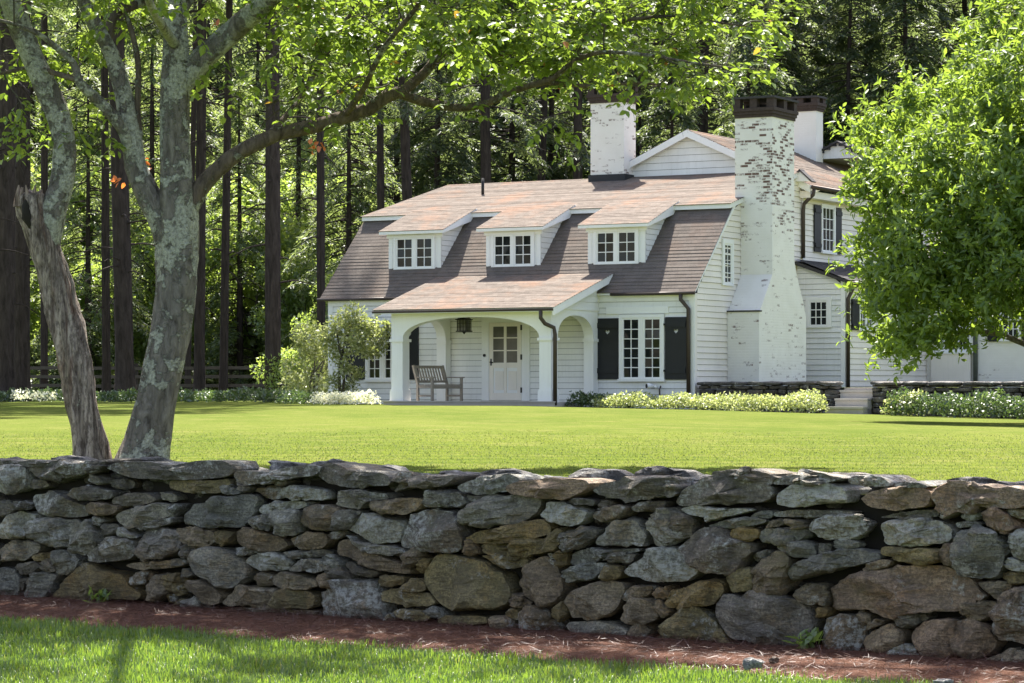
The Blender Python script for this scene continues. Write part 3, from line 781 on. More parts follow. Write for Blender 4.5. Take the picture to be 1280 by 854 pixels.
aa = np.concatenate([np.linspace(-500, -60, 12), np.linspace(-50, 60, 111), np.linspace(70, 600, 12)])
bb = np.concatenate([[.18], np.linspace(.4, 10, 25), np.linspace(11, 130, 120), np.linspace(135, 700, 60)])
V = []
for b_ in bb:
    for a_ in aa:
        p = WL + WD * a_ + WB * b_
        z = zg(p.x, p.y) + .02 * mn.noise(Vector((p.x * .3, p.y * .3, 0)))
        V.append((p.x, p.y, z))
na = len(aa)
Fc = [(j * na + i, j * na + i + 1, (j + 1) * na + i + 1, (j + 1) * na + i) for j in range(len(bb) - 1) for i in range(na - 1)]
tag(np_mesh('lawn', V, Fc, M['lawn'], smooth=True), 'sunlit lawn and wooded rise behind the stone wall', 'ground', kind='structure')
def zf(X, Y): return 0.0
aa2 = np.linspace(-60, 70, 66); bb2 = np.concatenate([np.linspace(-120, -8, 20), np.linspace(-7.5, .3, 30)])
V = []
for b_ in bb2:
    for a_ in aa2:
        p = WL + WD * a_ + WB * b_
        V.append((p.x, p.y, .015 * mn.noise(Vector((p.x * .8, p.y * .8, 5))) - .012))
na = len(aa2)
Fc = [(j * na + i, j * na + i + 1, (j + 1) * na + i + 1, (j + 1) * na + i) for j in range(len(bb2) - 1) for i in range(na - 1)]
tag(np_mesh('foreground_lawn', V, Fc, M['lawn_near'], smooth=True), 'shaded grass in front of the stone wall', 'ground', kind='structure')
# needle mulch strip along the foot of the wall: its own slightly mounded sheet
def mat_mulch():
    t = NT('pine_needle_mulch'); c = t.coord()
    a = t.noise(t.mapping(c, (1, 1, 1), (0, 0, .6)), 30, 6, .75, 1.5); b = t.noise(c, 3, 5, .7)
    k = t.mix(t.ramp(a, [(.3, 0), (.7, 1)]), (0.06, 0.03, 0.02), (0.18, 0.088, 0.058))
    k = t.mix(t.ramp(b, [(.55, 0), (.75, .5)]), k, (0.16, 0.10, 0.07))
    return t.done(t.pbr(k, .95, t.bump(a, .8, .03), .1))
M['mulch'] = mat_mulch()
def mulch_edge(a): return -1.05 - .12 * mn.noise(Vector((a * .9, 0, 2))) - .07 * mn.noise(Vector((a * 3.1, 4, 2)))
V = []; cols = np.linspace(-14, 22, 181); nb = 10
for j in range(nb + 1):
    for a_ in cols:
        e = mulch_edge(a_); b_ = e + (0.25 - e) * j / nb
        p = WL + WD * a_ + WB * b_
        V.append((p.x, p.y, -.02 + .075 * math.sin(min(1, j / nb * 2.2) * math.pi / 2) + .012 * mn.noise(Vector((p.x * 4, p.y * 4, 1)))))
na = len(cols)
Fc = [(j * na + i, j * na + i + 1, (j + 1) * na + i + 1, (j + 1) * na + i) for j in range(nb) for i in range(na - 1)]
tag(np_mesh('mulch_strip', V, Fc, M['mulch'], smooth=True), 'reddish pine needle mulch along the foot of the stone wall', 'mulch', kind='structure')
# raised terrace beside the house
def terr(b):
    P = [hw(.06, .3, 1.62), hw(30, .3, 1.62), hw(30, 13.1, 1.62), hw(.06, 13.1, 1.62)]
    b.face(P, M['lawn'])
    Q = [hw(3.95, .32, 1.62), hw(4.8, .32, 1.62), hw(4.8, .32, 1.0), hw(3.95, .32, 1.0)]; b.face(Q, M['pale_stone'])
mb = MB(); terr(mb); tag(mb.build('terrace_lawn'), 'grass terrace above the low stone walls', 'ground', kind='structure')

# ---- low stacked walls and the steps between them
def lowwall(u0, u1, v0, v1, zb, zt, label, seed):
    rnd = random.Random(seed)
    root = empty('terrace_wall', hw((u0 + u1) / 2, (v0 + v1) / 2, zb), label, 'stone wall')
    V, Fq, tone = [], [], []
    def block(a0, a1, c0, c1, z0, z1, tn):
        cx, cy, cz = (a0 + a1) / 2, (c0 + c1) / 2, (z0 + z1) / 2
        n = 4; base = len(V); idx = {}
        def vid(i, j, k):
            if (i, j, k) in idx: return idx[(i, j, k)]
            f = [q / (n - 1) * 2 - 1 for q in (i, j, k)]
            m = sum(abs(q) ** 7 for q in f) ** (1 / 7)
            p = Vector((cx + f[0] / m * (a1 - a0) / 2, cy + f[1] / m * (c1 - c0) / 2, cz + f[2] / m * (z1 - z0) / 2))
            p += mn.noise_vector(p * 5) * .025
            w = hw(*p); idx[(i, j, k)] = len(V); V.append((w[0] - root.location.x, w[1] - root.location.y, w[2] - root.location.z)); tone.append(tn)
            return idx[(i, j, k)]
        r = range(n - 1)
        for i in r:
            for j in r:
                for k in (0, n - 1):
                    Fq.append([vid(i, j, k), vid(i + 1, j, k), vid(i + 1, j + 1, k), vid(i, j + 1, k)])
                    Fq.append([vid(i, k, j), vid(i + 1, k, j), vid(i + 1, k, j + 1), vid(i, k, j + 1)])
                    Fq.append([vid(k, i, j), vid(k, i + 1, j), vid(k, i + 1, j + 1), vid(k, i, j + 1)])
    z = zb - .25
    while z < zt - .09:
        h = min(rnd.uniform(.09, .17), zt - .08 - z); a = u0
        while a < u1 - .02:
            L = min(rnd.uniform(.18, .55), u1 - a)
            if u1 - a - L < .15: L = u1 - a
            tn = rnd.uniform(.10, .19); tn = (tn * 1.12, tn, tn * .84, rnd.random() * .4)
            block(a + .012, a + L - .012, v0 + rnd.uniform(0, .04), v1 - rnd.uniform(0, .03), z + .008, z + h - .006, tn)
            a += L
        z += h
    np_mesh('stonework', V, Fq, M['field'], root, True, tone=tone)
    V, Fq, tone = [], [], []
    a = u0 - .04
    while a < u1:
        L = min(rnd.uniform(.5, 1.0), u1 + .05 - a)
        if u1 - a - L < .3: L = u1 + .05 - a
        block(a, a + L - .015, v0 - .06, v1 + .04, zt - .085, zt, (.17, .16, .15, .2)); a += L
    np_mesh('capstones', V, Fq, M['field'], root, True, tone=tone)
lowwall(.14, 3.92, -.10, .33, 1.05, 1.765, 'low dark stone terrace wall between the house corner and the steps', 3)
lowwall(4.82, 13.5, -.10, .33, .85, 1.765, 'low dark stone terrace wall under the leafy tree right of the steps', 4)
st = empty('stone_steps', hw(4.38, -.3, 1.05), 'three pale stone steps rising between the two low terrace walls', 'steps', -TH)
for k in range(3):
    mb = MB(); v0 = -.62 + k * .33; z1 = 1.15 + k * .205
    mb.box(-.42 - (0 if k else .12), .43, v0 + .3, (.30 + .0) + .3 + .30, -.3, z1 - 1.05 - .055, M['pale_stone'])
    mb.box(-.43 - (0 if k else .13), .44, v0 - .03 + .3, v0 + .40 + .3, z1 - 1.05 - .052, z1 - 1.05, M['pale_stone'])
    mb.build('step', st)

# ------------------------------------------------------------------ leaf generators
def unit(v): return v / np.maximum(np.linalg.norm(v, axis=1, keepdims=True), 1e-9)
def leaves6(P, D, N, L, Wd, fold=.25, curl=.15):
    """folded six point leaves: base P, direction D, upper normal N"""
    D = unit(D); S = unit(np.cross(D, N)); N = np.cross(S, D)
    L = np.asarray(L).reshape(-1, 1); Wd = np.asarray(Wd).reshape(-1, 1)
    n = len(P)
    tip = P + D * L - N * L * curl
    def side(s, f, wf): return P + D * L * f + S * s * Wd * wf + N * (Wd * fold * wf) - N * L * curl * f * f
    V = np.stack([P, side(1, .33, .5), side(1, .70, .38), tip, side(-1, .70, .38), side(-1, .33, .5)], 1).reshape(-1, 3)
    b = (np.arange(n) * 6)[:, None]
    Fc = np.concatenate([b + np.array([[0, 1, 2, 3]]), b + np.array([[0, 3, 4, 5]])], 0)
    return V, Fc
def leaves4(P, D, N, L, Wd, fold=.2):
    D = unit(D); S = unit(np.cross(D, N)); N = np.cross(S, D)
    L = np.asarray(L).reshape(-1, 1); Wd = np.asarray(Wd).reshape(-1, 1); n = len(P)
    mid = P + D * L * .45 + N * Wd * fold
    V = np.stack([P, mid + S * Wd * .5, P + D * L, mid - S * Wd * .5], 1).reshape(-1, 3)
    b = (np.arange(n) * 4)[:, None]
    return V, np.concatenate([b + np.array([[0, 1, 2, 3]])], 0)
def rdir(n, up=0.0):
    v = rng.normal(size=(n, 3)); v[:, 2] += up
    return unit(v)

# ---- ground cover strips by the house
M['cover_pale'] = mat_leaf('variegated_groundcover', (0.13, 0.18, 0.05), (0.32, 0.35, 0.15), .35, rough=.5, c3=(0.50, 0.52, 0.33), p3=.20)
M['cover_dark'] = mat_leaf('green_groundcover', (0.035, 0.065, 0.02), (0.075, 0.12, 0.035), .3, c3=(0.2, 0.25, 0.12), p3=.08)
M['cover_white'] = mat_leaf('white_flowered_groundcover', (0.50, 0.51, 0.44), (0.72, 0.72, 0.66), .3, c3=(0.10, 0.15, 0.05), p3=.15)
def cover(label, pts, width, height, mat, dens=420, size=.085, kseed=0):
    """leafy strip along a polyline of world xy points"""
    P = []; 
    seg = [(Vector(a), Vector(b)) for a, b in zip(pts[:-1], pts[1:])]
    for a, b in seg:
        L = (b - a).length; n = int(L * width * dens)
        t = rng.random(n); w = rng.uniform(-.5, .5, n); d = (b - a) / L; nn = Vector((-d.y, d.x))
        for ti, wi in zip(t, w):
            q = a + (b - a) * ti; hn = .80 + .42 * mn.noise(Vector((q.x * 1.3 + kseed, q.y * 1.3, 2))) + .22 * mn.noise(Vector((q.x * 4 + wi * 5, kseed + q.y * 4, 7)))
            edge = (max(0, 1 - abs(2 * wi) ** 3.0)) ** .5
            h = height * max(.15, hn) * edge
            q = q + nn * wi * width * (1 + .25 * mn.noise(Vector((q.x * .8, q.y * .8, kseed + 9))))
            P.append((q.x, q.y, zg(q.x, q.y) + h * random.uniform(.25, 1.0)))
    P = np.array(P); n = len(P)
    D = rdir(n, .35); N = rdir(n, 1.0)
    V, Fc = leaves4(P, D, N, rng.uniform(.6, 1.3, n) * size, rng.uniform(.5, .8, n) * size)
    return tag(np_mesh('ground_cover', V, Fc, mat), label, 'ground cover', kind='stuff')
def hxy(u, v): return hw(u, v)[:2]
cover('pale variegated ground cover below the shuttered window and left terrace wall', [hxy(-1.75, -1.7), hxy(0, -1.75), hxy(2, -1.7), hxy(4.1, -1.45)], 1.15, .50, M['cover_pale'], 1500, .075, 1)
cover('dark green ground cover beside the right porch post', [hxy(-2.55, -1.7), hxy(-1.7, -1.7)], 1.0, .48, M['cover_dark'], 1200, .08, 2)
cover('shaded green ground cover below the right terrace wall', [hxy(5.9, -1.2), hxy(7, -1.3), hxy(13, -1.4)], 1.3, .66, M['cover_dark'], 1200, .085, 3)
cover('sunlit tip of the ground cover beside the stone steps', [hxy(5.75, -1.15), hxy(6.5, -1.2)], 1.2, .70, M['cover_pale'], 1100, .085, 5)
cover('dark ground cover along the woodland edge', [px(-90, 505, 84)[:2], px(60, 505, 83)[:2], px(220, 505, 82)[:2], px(400, 505, 79)[:2]], 1.6, .42, M['cover_dark'], 420, .11, 6)
cover('white flowering ground cover left of the porch', [hxy(-11.2, -1.9), hxy(-9.3, -2.1)], 1.0, .42, M['cover_dark'], 1200, .075, 7)
cover('white flower bed against the left porch post', [hxy(-9.5, -2.9), hxy(-7.75, -3.1)], .9, .40, M['cover_white'], 1500, .065, 8)
cover('white flowering clumps along the left woodland edge', [px(15, 505, 82)[:2], px(70, 505, 82)[:2]], .8, .38, M['cover_white'], 300, .09, 9)

# ---- split rail fence behind the pines
fence = empty('rail_fence', (px(200, 480, 92)[0], 92, zg(-12, 92)), 'dark weathered four rail wooden fence behind the pine trunks', 'fence')
FA, FB = Vector(px(-60, 480, 92)), Vector(px(560, 480, 90)); npost = 9
fl = fence.location
for i in range(npost):
    p = FA.lerp(FB, i / (npost - 1)); mb = MB(); mb.box(p.x - fl.x - .09, p.x - fl.x + .09, p.y - fl.y - .06, p.y - fl.y + .06, -.3, 1.25, M['fence']); mb.build('post', fence)
for i in range(npost - 1):
    a, b = FA.lerp(FB, i / (npost - 1)), FA.lerp(FB, (i + 1) / (npost - 1))
    for k in range(4):
        mb = MB(); z = .2 + k * .30
        mb.bar((a.x - fl.x, a.y - fl.y - .075, z + random.uniform(-.02, .02)), (b.x - fl.x, b.y - fl.y - .075, z + random.uniform(-.02, .02)), .05, .11, M['fencelit']); mb.build('rail', fence)
# ================================================================== trees
def vtube(paths, n=10, rough=0.0, fr=6.0, seed=0.0, zf=.35):
    """tapered rough limbs: list of (points, radii) -> verts, quads (numpy lists), smooth Catmull-Rom"""
    V, Fq = [], []
    for pts, rad in paths:
        pts = [Vector(p) for p in pts]
        if len(pts) > 2:
            P2, R2 = [], []
            for i in range(len(pts) - 1):
                p0, p1, p2, p3 = pts[max(i - 1, 0)], pts[i], pts[i + 1], pts[min(i + 2, len(pts) - 1)]
                m = max(2, int((p2 - p1).length / max(rad[i] * 1.2, .05))); m = min(m, 14)
                for q in range(m):
                    t = q / m; t2, t3 = t * t, t * t * t
                    P2.append(0.5 * ((2 * p1) + (p2 - p0) * t + (2 * p0 - 5 * p1 + 4 * p2 - p3) * t2 + (3 * p1 - p0 - 3 * p2 + p3) * t3))
                    R2.append(rad[i] + (rad[i + 1] - rad[i]) * t)
            P2.append(pts[-1]); R2.append(rad[-1]); pts, rad = P2, R2
        prev = None; base = len(V)
        for i, p in enumerate(pts):
            d = (pts[min(i + 1, len(pts) - 1)] - pts[max(i - 1, 0)]).normalized()
            ref = prev if prev is not None else (Vector((1, 0, 0)) if abs(d.x) < .8 else Vector((0, 1, 0)))
            y = (ref - d * ref.dot(d)).normalized(); prev = y; z = d.cross(y)
            for k in range(n):
                o = y * math.cos(2 * math.pi * k / n) + z * math.sin(2 * math.pi * k / n)
                rr = rad[i]
                if rough:
                    q = p + o * rr
                    rr *= 1 + rough * (mn.noise(Vector((q.x * fr, q.y * fr, q.z * fr * zf + seed))) * 1.2 + .5 * mn.noise(Vector((q.x * fr * 3, q.y * fr * 3, q.z * fr * zf * 2.2 + seed))))
                V.append(p + o * rr)
        for i in range(len(pts) - 1):
            for k in range(n):
                Fq.append((base + i * n + k, base + i * n + (k + 1) % n, base + (i + 1) * n + (k + 1) % n, base + (i + 1) * n + k))
        if n >= 4:                                            # end cap as a small quad fan
            c = len(V); V.append(pts[-1] + (pts[-1] - pts[-2]).normalized() * rad[-1] * .4)
            for k in range(0, n, 2): Fq.append((base + (len(pts) - 1) * n + k, base + (len(pts) - 1) * n + (k + 1) % n, base + (len(pts) - 1) * n + (k + 2) % n, c))
    return V, Fq

M['oldbark'] = mat_bark('lichened_bark', (0.055, 0.047, 0.04), (0.26, 0.235, 0.205), (0.55, 0.55, 0.46), .52, .3, 15, .055)
M['deadbark'] = mat_bark('bare_grey_wood', (0.05, 0.030, 0.022), (0.46, 0.36, 0.29), (0.45, 0.45, 0.38), -.02, .08, 15, .0)
def mat_stripped():
    t = NT('stripped_trunk_wood'); c = t.coord()
    a = t.noise(t.mapping(c, (1, 1, .07)), 17, 7, .72, .5); b = t.noise(t.mapping(c, (1, 1, .14)), 5, 5, .65, .4); e = t.noise(t.mapping(c, (1, 1, .3)), 38, 5, .7)
    k = t.mix(t.ramp(a, [(.34, 0), (.62, 1)]), (0.05, 0.036, 0.03), (0.60, 0.50, 0.43))
    k = t.mix(t.ramp(b, [(.53, 0), (.62, .65)]), k, (0.17, 0.085, 0.058))
    k = t.mix(t.ramp(e, [(.40, .7), (.55, 0)]), k, (0.06, 0.045, 0.038))
    li = t.ramp(t.noise(c, 9, 6, .75), [(.62, 0), (.66, .8)]); k = t.mix(li, k, (0.42, 0.43, 0.36))
    return t.done(t.pbr(k, .95, t.bump(t.math('ADD', a, t.math('MULTIPLY', e, .5)), 1.0, .08), .1))
M['stripped'] = mat_stripped()
M['limbbark'] = mat_bark('brown_limb_bark', (0.045, 0.035, 0.028), (0.19, 0.15, 0.115), (0.48, 0.48, 0.40), .15, .3, 15, .04)
M['pinebark'] = mat_bark('pine_bark', (0.020, 0.016, 0.014), (0.072, 0.057, 0.049), None, 0, .25, 9)
M['twig'] = mat_bark('twig_bark', (0.05, 0.045, 0.035), (0.12, 0.11, 0.09), None)
M['heroleaf'] = mat_leaf('translucent_leaf', (0.05, 0.095, 0.016), (0.115, 0.165, 0.028), .46, (0.20, 0.27, 0.04), .45, .05, (0.30, 0.07, 0.02), .004)
M['magleaf'] = mat_leaf('glossy_leaf', (0.055, 0.11, 0.02), (0.135, 0.20, 0.038), .44, (0.25, 0.33, 0.05), .5, .05)
M['needle_dark'] = mat_leaf('dark_needles', (0.028, 0.048, 0.026), (0.075, 0.105, 0.05), .42, (0.17, 0.21, 0.085), .5, .05)
M['needle_mid'] = mat_leaf('hemlock_needles', (0.055, 0.085, 0.036), (0.13, 0.17, 0.075), .45, (0.24, 0.29, 0.11), .5, .05)
M['bushleaf'] = mat_leaf('bright_bush_leaf', (0.075, 0.13, 0.03), (0.18, 0.235, 0.065), .52, (0.30, 0.38, 0.09), .45, .06)

# ---------------------------------------------------------------- the leaning tree behind the wall
TD = 22.6
def pp(l, dz=0.0):   # list of (x, y, width px[, depth offset]) -> points and radii in metres
    pts, rad = [], []
    for q in l:
        d = TD + dz + (q[3] if len(q) > 3 else 0)
        pts.append(px(q[0], q[1], d)); rad.append(q[2] / 2 * d / F)
    return pts, rad
limbs = {}
limbs['stem'] = pp([(172, 612, 104), (178, 584, 66), (195, 500, 50), (212, 420, 49), (221, 350, 50), (223, 300, 54), (223, 270, 50), (222, 235, 45), (221, 190, 40), (220, 130, 36), (220, 60, 33), (218, 0, 30), (212, -90, 26, -.2), (222, -180, 20, -.4), (215, -280, 13, -.3), (225, -360, 6, -.2)])
limbs['A'] = pp([(226, 112, 22), (246, 82, 30), (268, 60, 30), (292, 38, 29), (318, 15, 27, -.2), (350, -15, 24, -.5), (400, -60, 19, -.9), (460, -95, 14, -1.2), (540, -130, 9, -1.6), (600, -150, 4, -1.9)])
limbs['B'] = pp([(236, 262, 24), (250, 236, 23), (270, 214, 21), (298, 191, 20), (318, 181, 19.5), (350, 166, 18.5, .1), (385, 160, 18, .2), (432, 146, 17.5, .3), (462, 136, 17, .3), (484, 120, 16.5, .3), (506, 115, 15.5, .3)])
limbs['B1'] = pp([(500, 117, 13, .3), (522, 125, 12, .4), (548, 131, 11, .4), (572, 135, 10, .3), (606, 130, 9.5, .2), (636, 116, 9, .1), (664, 107, 8, 0), (692, 98, 7, -.1), (716, 78, 6.5, -.2), (750, 66, 5.5, -.3), (800, 68, 4.5, -.4), (850, 76, 3.6, -.5), (905, 84, 2.6, -.6), (950, 88, 1.6, -.6)])
limbs['B2'] = pp([(500, 118, 13, .3), (516, 104, 13, .5), (530, 92, 12, .6), (556, 62, 11.5, .8), (600, 28, 10.5, 1.0), (642, -2, 10, 1.1), (700, -45, 8, 1.2), (780, -80, 6, 1.2), (860, -110, 4, 1.2), (920, -120, 2, 1.2)])
limbs['B3'] = pp([(636, 116, 7, .1), (680, 104, 6, .5), (740, 108, 5, .8), (800, 104, 4, 1.0), (860, 112, 2.6, 1.2), (900, 118, 1.4, 1.3)])
limbs['B4'] = pp([(556, 62, 8, .8), (610, 70, 6.5, .9), (680, 52, 5.5, 1.1), (760, 30, 4.6, 1.3), (840, 20, 3.6, 1.4), (910, 30, 2.4, 1.4), (960, 36, 1.4, 1.4)])
limbs['B5'] = pp([(430, 147, 8, .3), (455, 110, 8, -.2), (480, 60, 7, -.6), (520, 10, 6, -.9), (560, -50, 5, -1.2), (600, -100, 3, -1.4)])
limbs['B6'] = pp([(330, 174, 7, .1), (370, 130, 7, .6), (400, 80, 6.5, 1.0), (430, 30, 6, 1.3), (470, -30, 5, 1.6), (520, -80, 3, 1.8)])
limbs['C'] = pp([(210, 300, 34), (198, 268, 32), (180, 232, 29), (169, 208, 27), (164, 170, 25), (154, 118, 22), (140, 68, 20), (123, 39, 19, -.1), (108, 10, 16, -.2), (90, -40, 13, -.3), (60, -110, 9, -.4), (20, -180, 5, -.4)])
limbs['C1'] = pp([(134, 52, 13), (143, 20, 12), (168, 7, 12, .2), (190, -4, 11, .3), (240, -40, 9, .6), (300, -80, 6, .9), (360, -110, 3, 1.1)])
limbs['D'] = pp([(176, 226, 16), (165, 198, 16), (152, 160, 15, -.1), (124, 127, 14, -.2), (100, 104, 12, -.3), (92, 80, 10, -.3), (64, 54, 8, -.4), (44, 41, 6, -.5), (10, 28, 4.5, -.6), (-40, 18, 3, -.7)])
limbs['D1'] = pp([(97, 100, 8, -.3), (70, 92, 7, -.2), (40, 84, 5.5, 0), (0, 92, 4.5, .1), (-50, 96, 3, .2)])
limbs['E'] = pp([(175, 170, 8), (172, 140, 8), (173, 90, 7.5), (170, 62, 7), (161, 28, 6.5), (150, -2, 6), (146, -60, 4, .2), (150, -120, 2, .3)])
limbs['G'] = pp([(222, 60, 16), (205, 36, 12, -.5), (190, 10, 10, -1.2), (170, -40, 8, -1.9), (160, -90, 5, -2.5)])
limbs['H'] = pp([(222, 20, 16), (250, -20, 13, .7), (290, -60, 10, 1.5), (340, -110, 7, 2.3), (400, -150, 4, 3.0)])
T1 = pp([(114, 612, 66), (114, 580, 45), (107, 530, 41), (99, 480, 40), (89, 430, 40), (77, 385, 39), (65, 335, 38), (54, 295, 40), (43, 262, 42), (39, 248, 38), (38, 243, 30)])
limbs['L'] = pp([(56, 305, 34), (66, 268, 34), (74, 240, 31), (79, 210, 30), (79, 170, 30), (70, 136, 30), (55, 104, 29), (40, 70, 28), (27, 40, 27), (14, 4, 26, -.1), (-10, -60, 22, -.2), (-30, -130, 17, -.4), (-20, -210, 11, -.5), (-30, -280, 5, -.5)])
limbs['L1'] = pp([(22, 24, 14), (40, -10, 13, .4), (60, -60, 10, .8), (80, -110, 7, 1.1), (90, -150, 4, 1.3)])
limbs['L2'] = pp([(10, -10, 14), (-20, -40, 12, -.4), (-80, -70, 9, -.8), (-140, -90, 6, -1.2), (-200, -100, 3, -1.4)])

hero = empty('leaning_tree', px(150, 577, TD), 'twin trunk leaning tree with pale lichen on its bark just behind the dry stone wall', 'tree')
hl = hero.location
def loc(V): return np.array([tuple(v) for v in V]) - np.array(tuple(hl))
V, Fq = vtube([limbs['stem'], limbs['C']], 44, .20, 9, 0, .16); np_mesh('trunk', loc(V), Fq, M['oldbark'], hero, True)
V, Fq = vtube([T1], 56, .34, 13, 7, .09); t1 = np_mesh('trunk', loc(V), Fq, M['stripped'], hero, True); t1['label'] = 'bare grey broken trunk with stripped bark'
rs4 = random.Random(3); sp_ = []
for k in range(11):
    a = 6.283 * k / 11; x0, y0 = 37 + 15 * math.cos(a), 250; dz_ = .10 * math.sin(a)
    sp_.append(pp([(x0, y0 + 8, 12, dz_), (x0 - 1, y0 - rs4.uniform(2, 8), 7, dz_), (x0 + rs4.uniform(-3, 3), y0 - rs4.uniform(9, 20), 1.5, dz_)]))
V, Fq = vtube(sp_, 6, .3, 12); np_mesh('splinters', loc(V), Fq, M['deadbark'], t1, True)
V, Fq = vtube([limbs['L']], 28, .18, 9, 3, .2); np_mesh('limb', loc(V), Fq, M['oldbark'], hero, True)
V, Fq = vtube([pp([(35, 248, 8, -.10), (34, 258, 15, -.11), (36, 272, 17, -.115), (40, 286, 8, -.10)])], 12, .35, 14); np_mesh('hollow_shade', loc(V), Fq, M['core'], t1, True)  # dark plug on the trunk, painting the shade inside a cavity
for k in ('A', 'B', 'D', 'G', 'H'):
    V, Fq = vtube([limbs[k]], 14, .12, 6, 2); np_mesh('limb', loc(V), Fq, M['limbbark'] if k == 'B' else M['oldbark'], hero, True)
V, Fq = vtube([limbs[k] for k in ('B1', 'B2', 'B3', 'B4', 'B5', 'B6', 'C1', 'D1', 'E', 'L1', 'L2')], 8, .10, 8); np_mesh('branch', loc(V), Fq, M['limbbark'], hero, True)

twp = []; LP, LD_, LN = [], [], []
def polyat(pts, t):
    f = t * (len(pts) - 1); i = min(int(f), len(pts) - 2); return Vector(pts[i]).lerp(Vector(pts[i + 1]), f - i), (Vector(pts[i + 1]) - Vector(pts[i])).normalized()
def leafy_twig(p, d, L, r):
    q = p.copy(); pts = [q.copy()]; n = max(3, int(L / .055)); stepL = L / n
    for i in range(n):
        d = (d + Vector((random.gauss(0, .16), random.gauss(0, .16), random.gauss(-.03, .14)))).normalized()
        q = q + d * stepL; pts.append(q.copy())
        s = d.cross(Vector((0, 0, 1)))
        if s.length < .1: s = Vector((1, 0, 0))
        s.normalize()
        for sd in ((1, -1) if random.random() < .75 else (random.choice((1, -1)),)):
            dd = (d * .45 + s * sd * .8 + Vector((random.gauss(0, .3), random.gauss(0, .3), random.gauss(-.25, .3))))
            LP.append(tuple(q)); LD_.append(tuple(dd)); LN.append((random.gauss(0, .45), random.gauss(0, .45), 1.0))
    twp.append((pts, [r * (1 - .7 * i / len(pts)) for i in range(len(pts))]))
def branchlet(p, d, L, r, lvl, dens=1.0):
    q = p.copy(); pts = [q.copy()]; n = 5
    for i in range(n):
        d = (d + Vector((random.gauss(0, .2), random.gauss(0, .2), random.gauss(.02, .16)))).normalized()
        q = q + d * L / n; pts.append(q.copy())
        if i >= 1:
            for _ in range(2 if random.random() < .75 * dens else 1):
                dd = (d * .6 + Vector((random.gauss(0, .7), random.gauss(0, .7), random.gauss(0, .45)))).normalized()
                if lvl > 0 and random.random() < .45: branchlet(q, dd, L * .55, r * .55, lvl - 1, dens)
                else: leafy_twig(q, dd, random.uniform(.16, .38), r * .35)
    leafy_twig(q, d, .3, r * .35)
    twp.append((pts, [r * (1 - .6 * i / n) for i in range(n + 1)]))
def clothe(key, t0, per_m, L=(.4, .85), lvl=1, zbias=.15, dens=1.0):
    pts, rad = limbs[key]; tot = sum((Vector(a) - Vector(b)).length for a, b in zip(pts[:-1], pts[1:]))
    for _ in range(int(tot * (1 - t0) * per_m)):
        t = random.uniform(t0, 1.0); p, d = polyat(pts, t)
        dd = (d * .35 + Vector((random.gauss(0, .75), random.gauss(0, .75), random.gauss(zbias, .55)))).normalized()
        branchlet(p, dd, random.uniform(*L), .008, lvl, dens)
for key, t0, pm in (('stem', .72, 2.5), ('A', .42, 6.5), ('B', .6, 2), ('B1', .45, 3.6), ('B2', .15, 7.5), ('B3', .05, 5), ('B4', .1, 8), ('B5', .15, 8), ('B6', .2, 7.5),
                    ('C', .66, 3), ('C1', .2, 4), ('D', .5, 3.5), ('D1', .2, 3.5), ('E', .5, 2.5), ('G', .4, 4.5), ('H', .2, 5.5), ('L', .55, 3), ('L1', .1, 5), ('L2', .1, 5)):
    clothe(key, t0, pm, zbias=.5 if key in ('B', 'B1', 'B3') else .2)
n_crown = len(LP)
# hanging sprays along the underside of the long limb
for x, y, d in ((372, 186, .1), (410, 176, .2), (455, 168, .3), (560, 150, .4), (600, 165, .4), (690, 175, -.1), (700, 150, 0), (700, 200, 0), (740, 120, -.2), (775, 125, -.3), (790, 110, -.3), (830, 118, -.4), (880, 116, -.5), (920, 105, -.6), (955, 100, -.6), (120, 170, -.2), (140, 205, 0), (95, 185, .2), (20, 150, .3), (30, 200, .2), (60, 160, .4), (130, 150, .3), (260, 120, .3), (300, 130, .4), (330, 110, .5), (410, 120, .6), (350, 90, -.4), (285, 95, -.3)):
    p = Vector(px(x + random.gauss(0, 3), y - 22, TD + d))
    for _ in range(3): leafy_twig(p, Vector((random.gauss(0, .6), random.gauss(0, .6), random.gauss(-.35, .4))).normalized(), random.uniform(.15, .34), .003)
n_spray = len(LP)
# the upper crown, above the picture: it shades the wall and the grass in front
for i in range(11):
    a = 2 * math.pi * i / 11 + random.uniform(-.2, .2); rr_ = random.uniform(1.6, 5.0)
    s0 = Vector(px(216, -240 - 12 * i, TD)); e = Vector((s0.x + .9 + math.cos(a) * rr_ * 1.25, TD + math.sin(a) * min(rr_, 2.8) - .3, random.uniform(9.3, 13.2)))
    m1 = s0.lerp(e, .35) + Vector((0, 0, .5)); m2 = s0.lerp(e, .7) + Vector((random.gauss(0, .3), random.gauss(0, .3), .3))
    limbs['U%d' % i] = ([tuple(s0), tuple(m1), tuple(m2), tuple(e)], [.07, .05, .035, .012]); clothe('U%d' % i, .35, 2.2, (.5, 1.0))
V, Fq = vtube([limbs['U%d' % i] for i in range(11)], 7, .1, 6); np_mesh('branch', loc(V), Fq, M['oldbark'], hero, True)
LPa, LDa, LNa = np.array(LP), np.array(LD_), np.array(LN)
SPR = np.zeros(len(LP), bool); SPR[n_crown:n_spray] = True
yb_x = [-400, 0, 60, 200, 250, 330, 480, 560, 640, 720, 800, 880, 960, 1000, 1100]
yb_y = [170, 185, 185, 150, 118, 122, 104, 104, 112, 120, 118, 112, 98, 40, -60]
sx = CX + F * LPa[:, 0] / LPa[:, 1]; sy = HY - F * (LPa[:, 2] - CZ) / LPa[:, 1]     # the crown's ragged lower surface
clump = np.array([mn.noise(Vector((p[0] * 2.3, p[1] * 2.3, p[2] * 2.3))) for p in LPa])
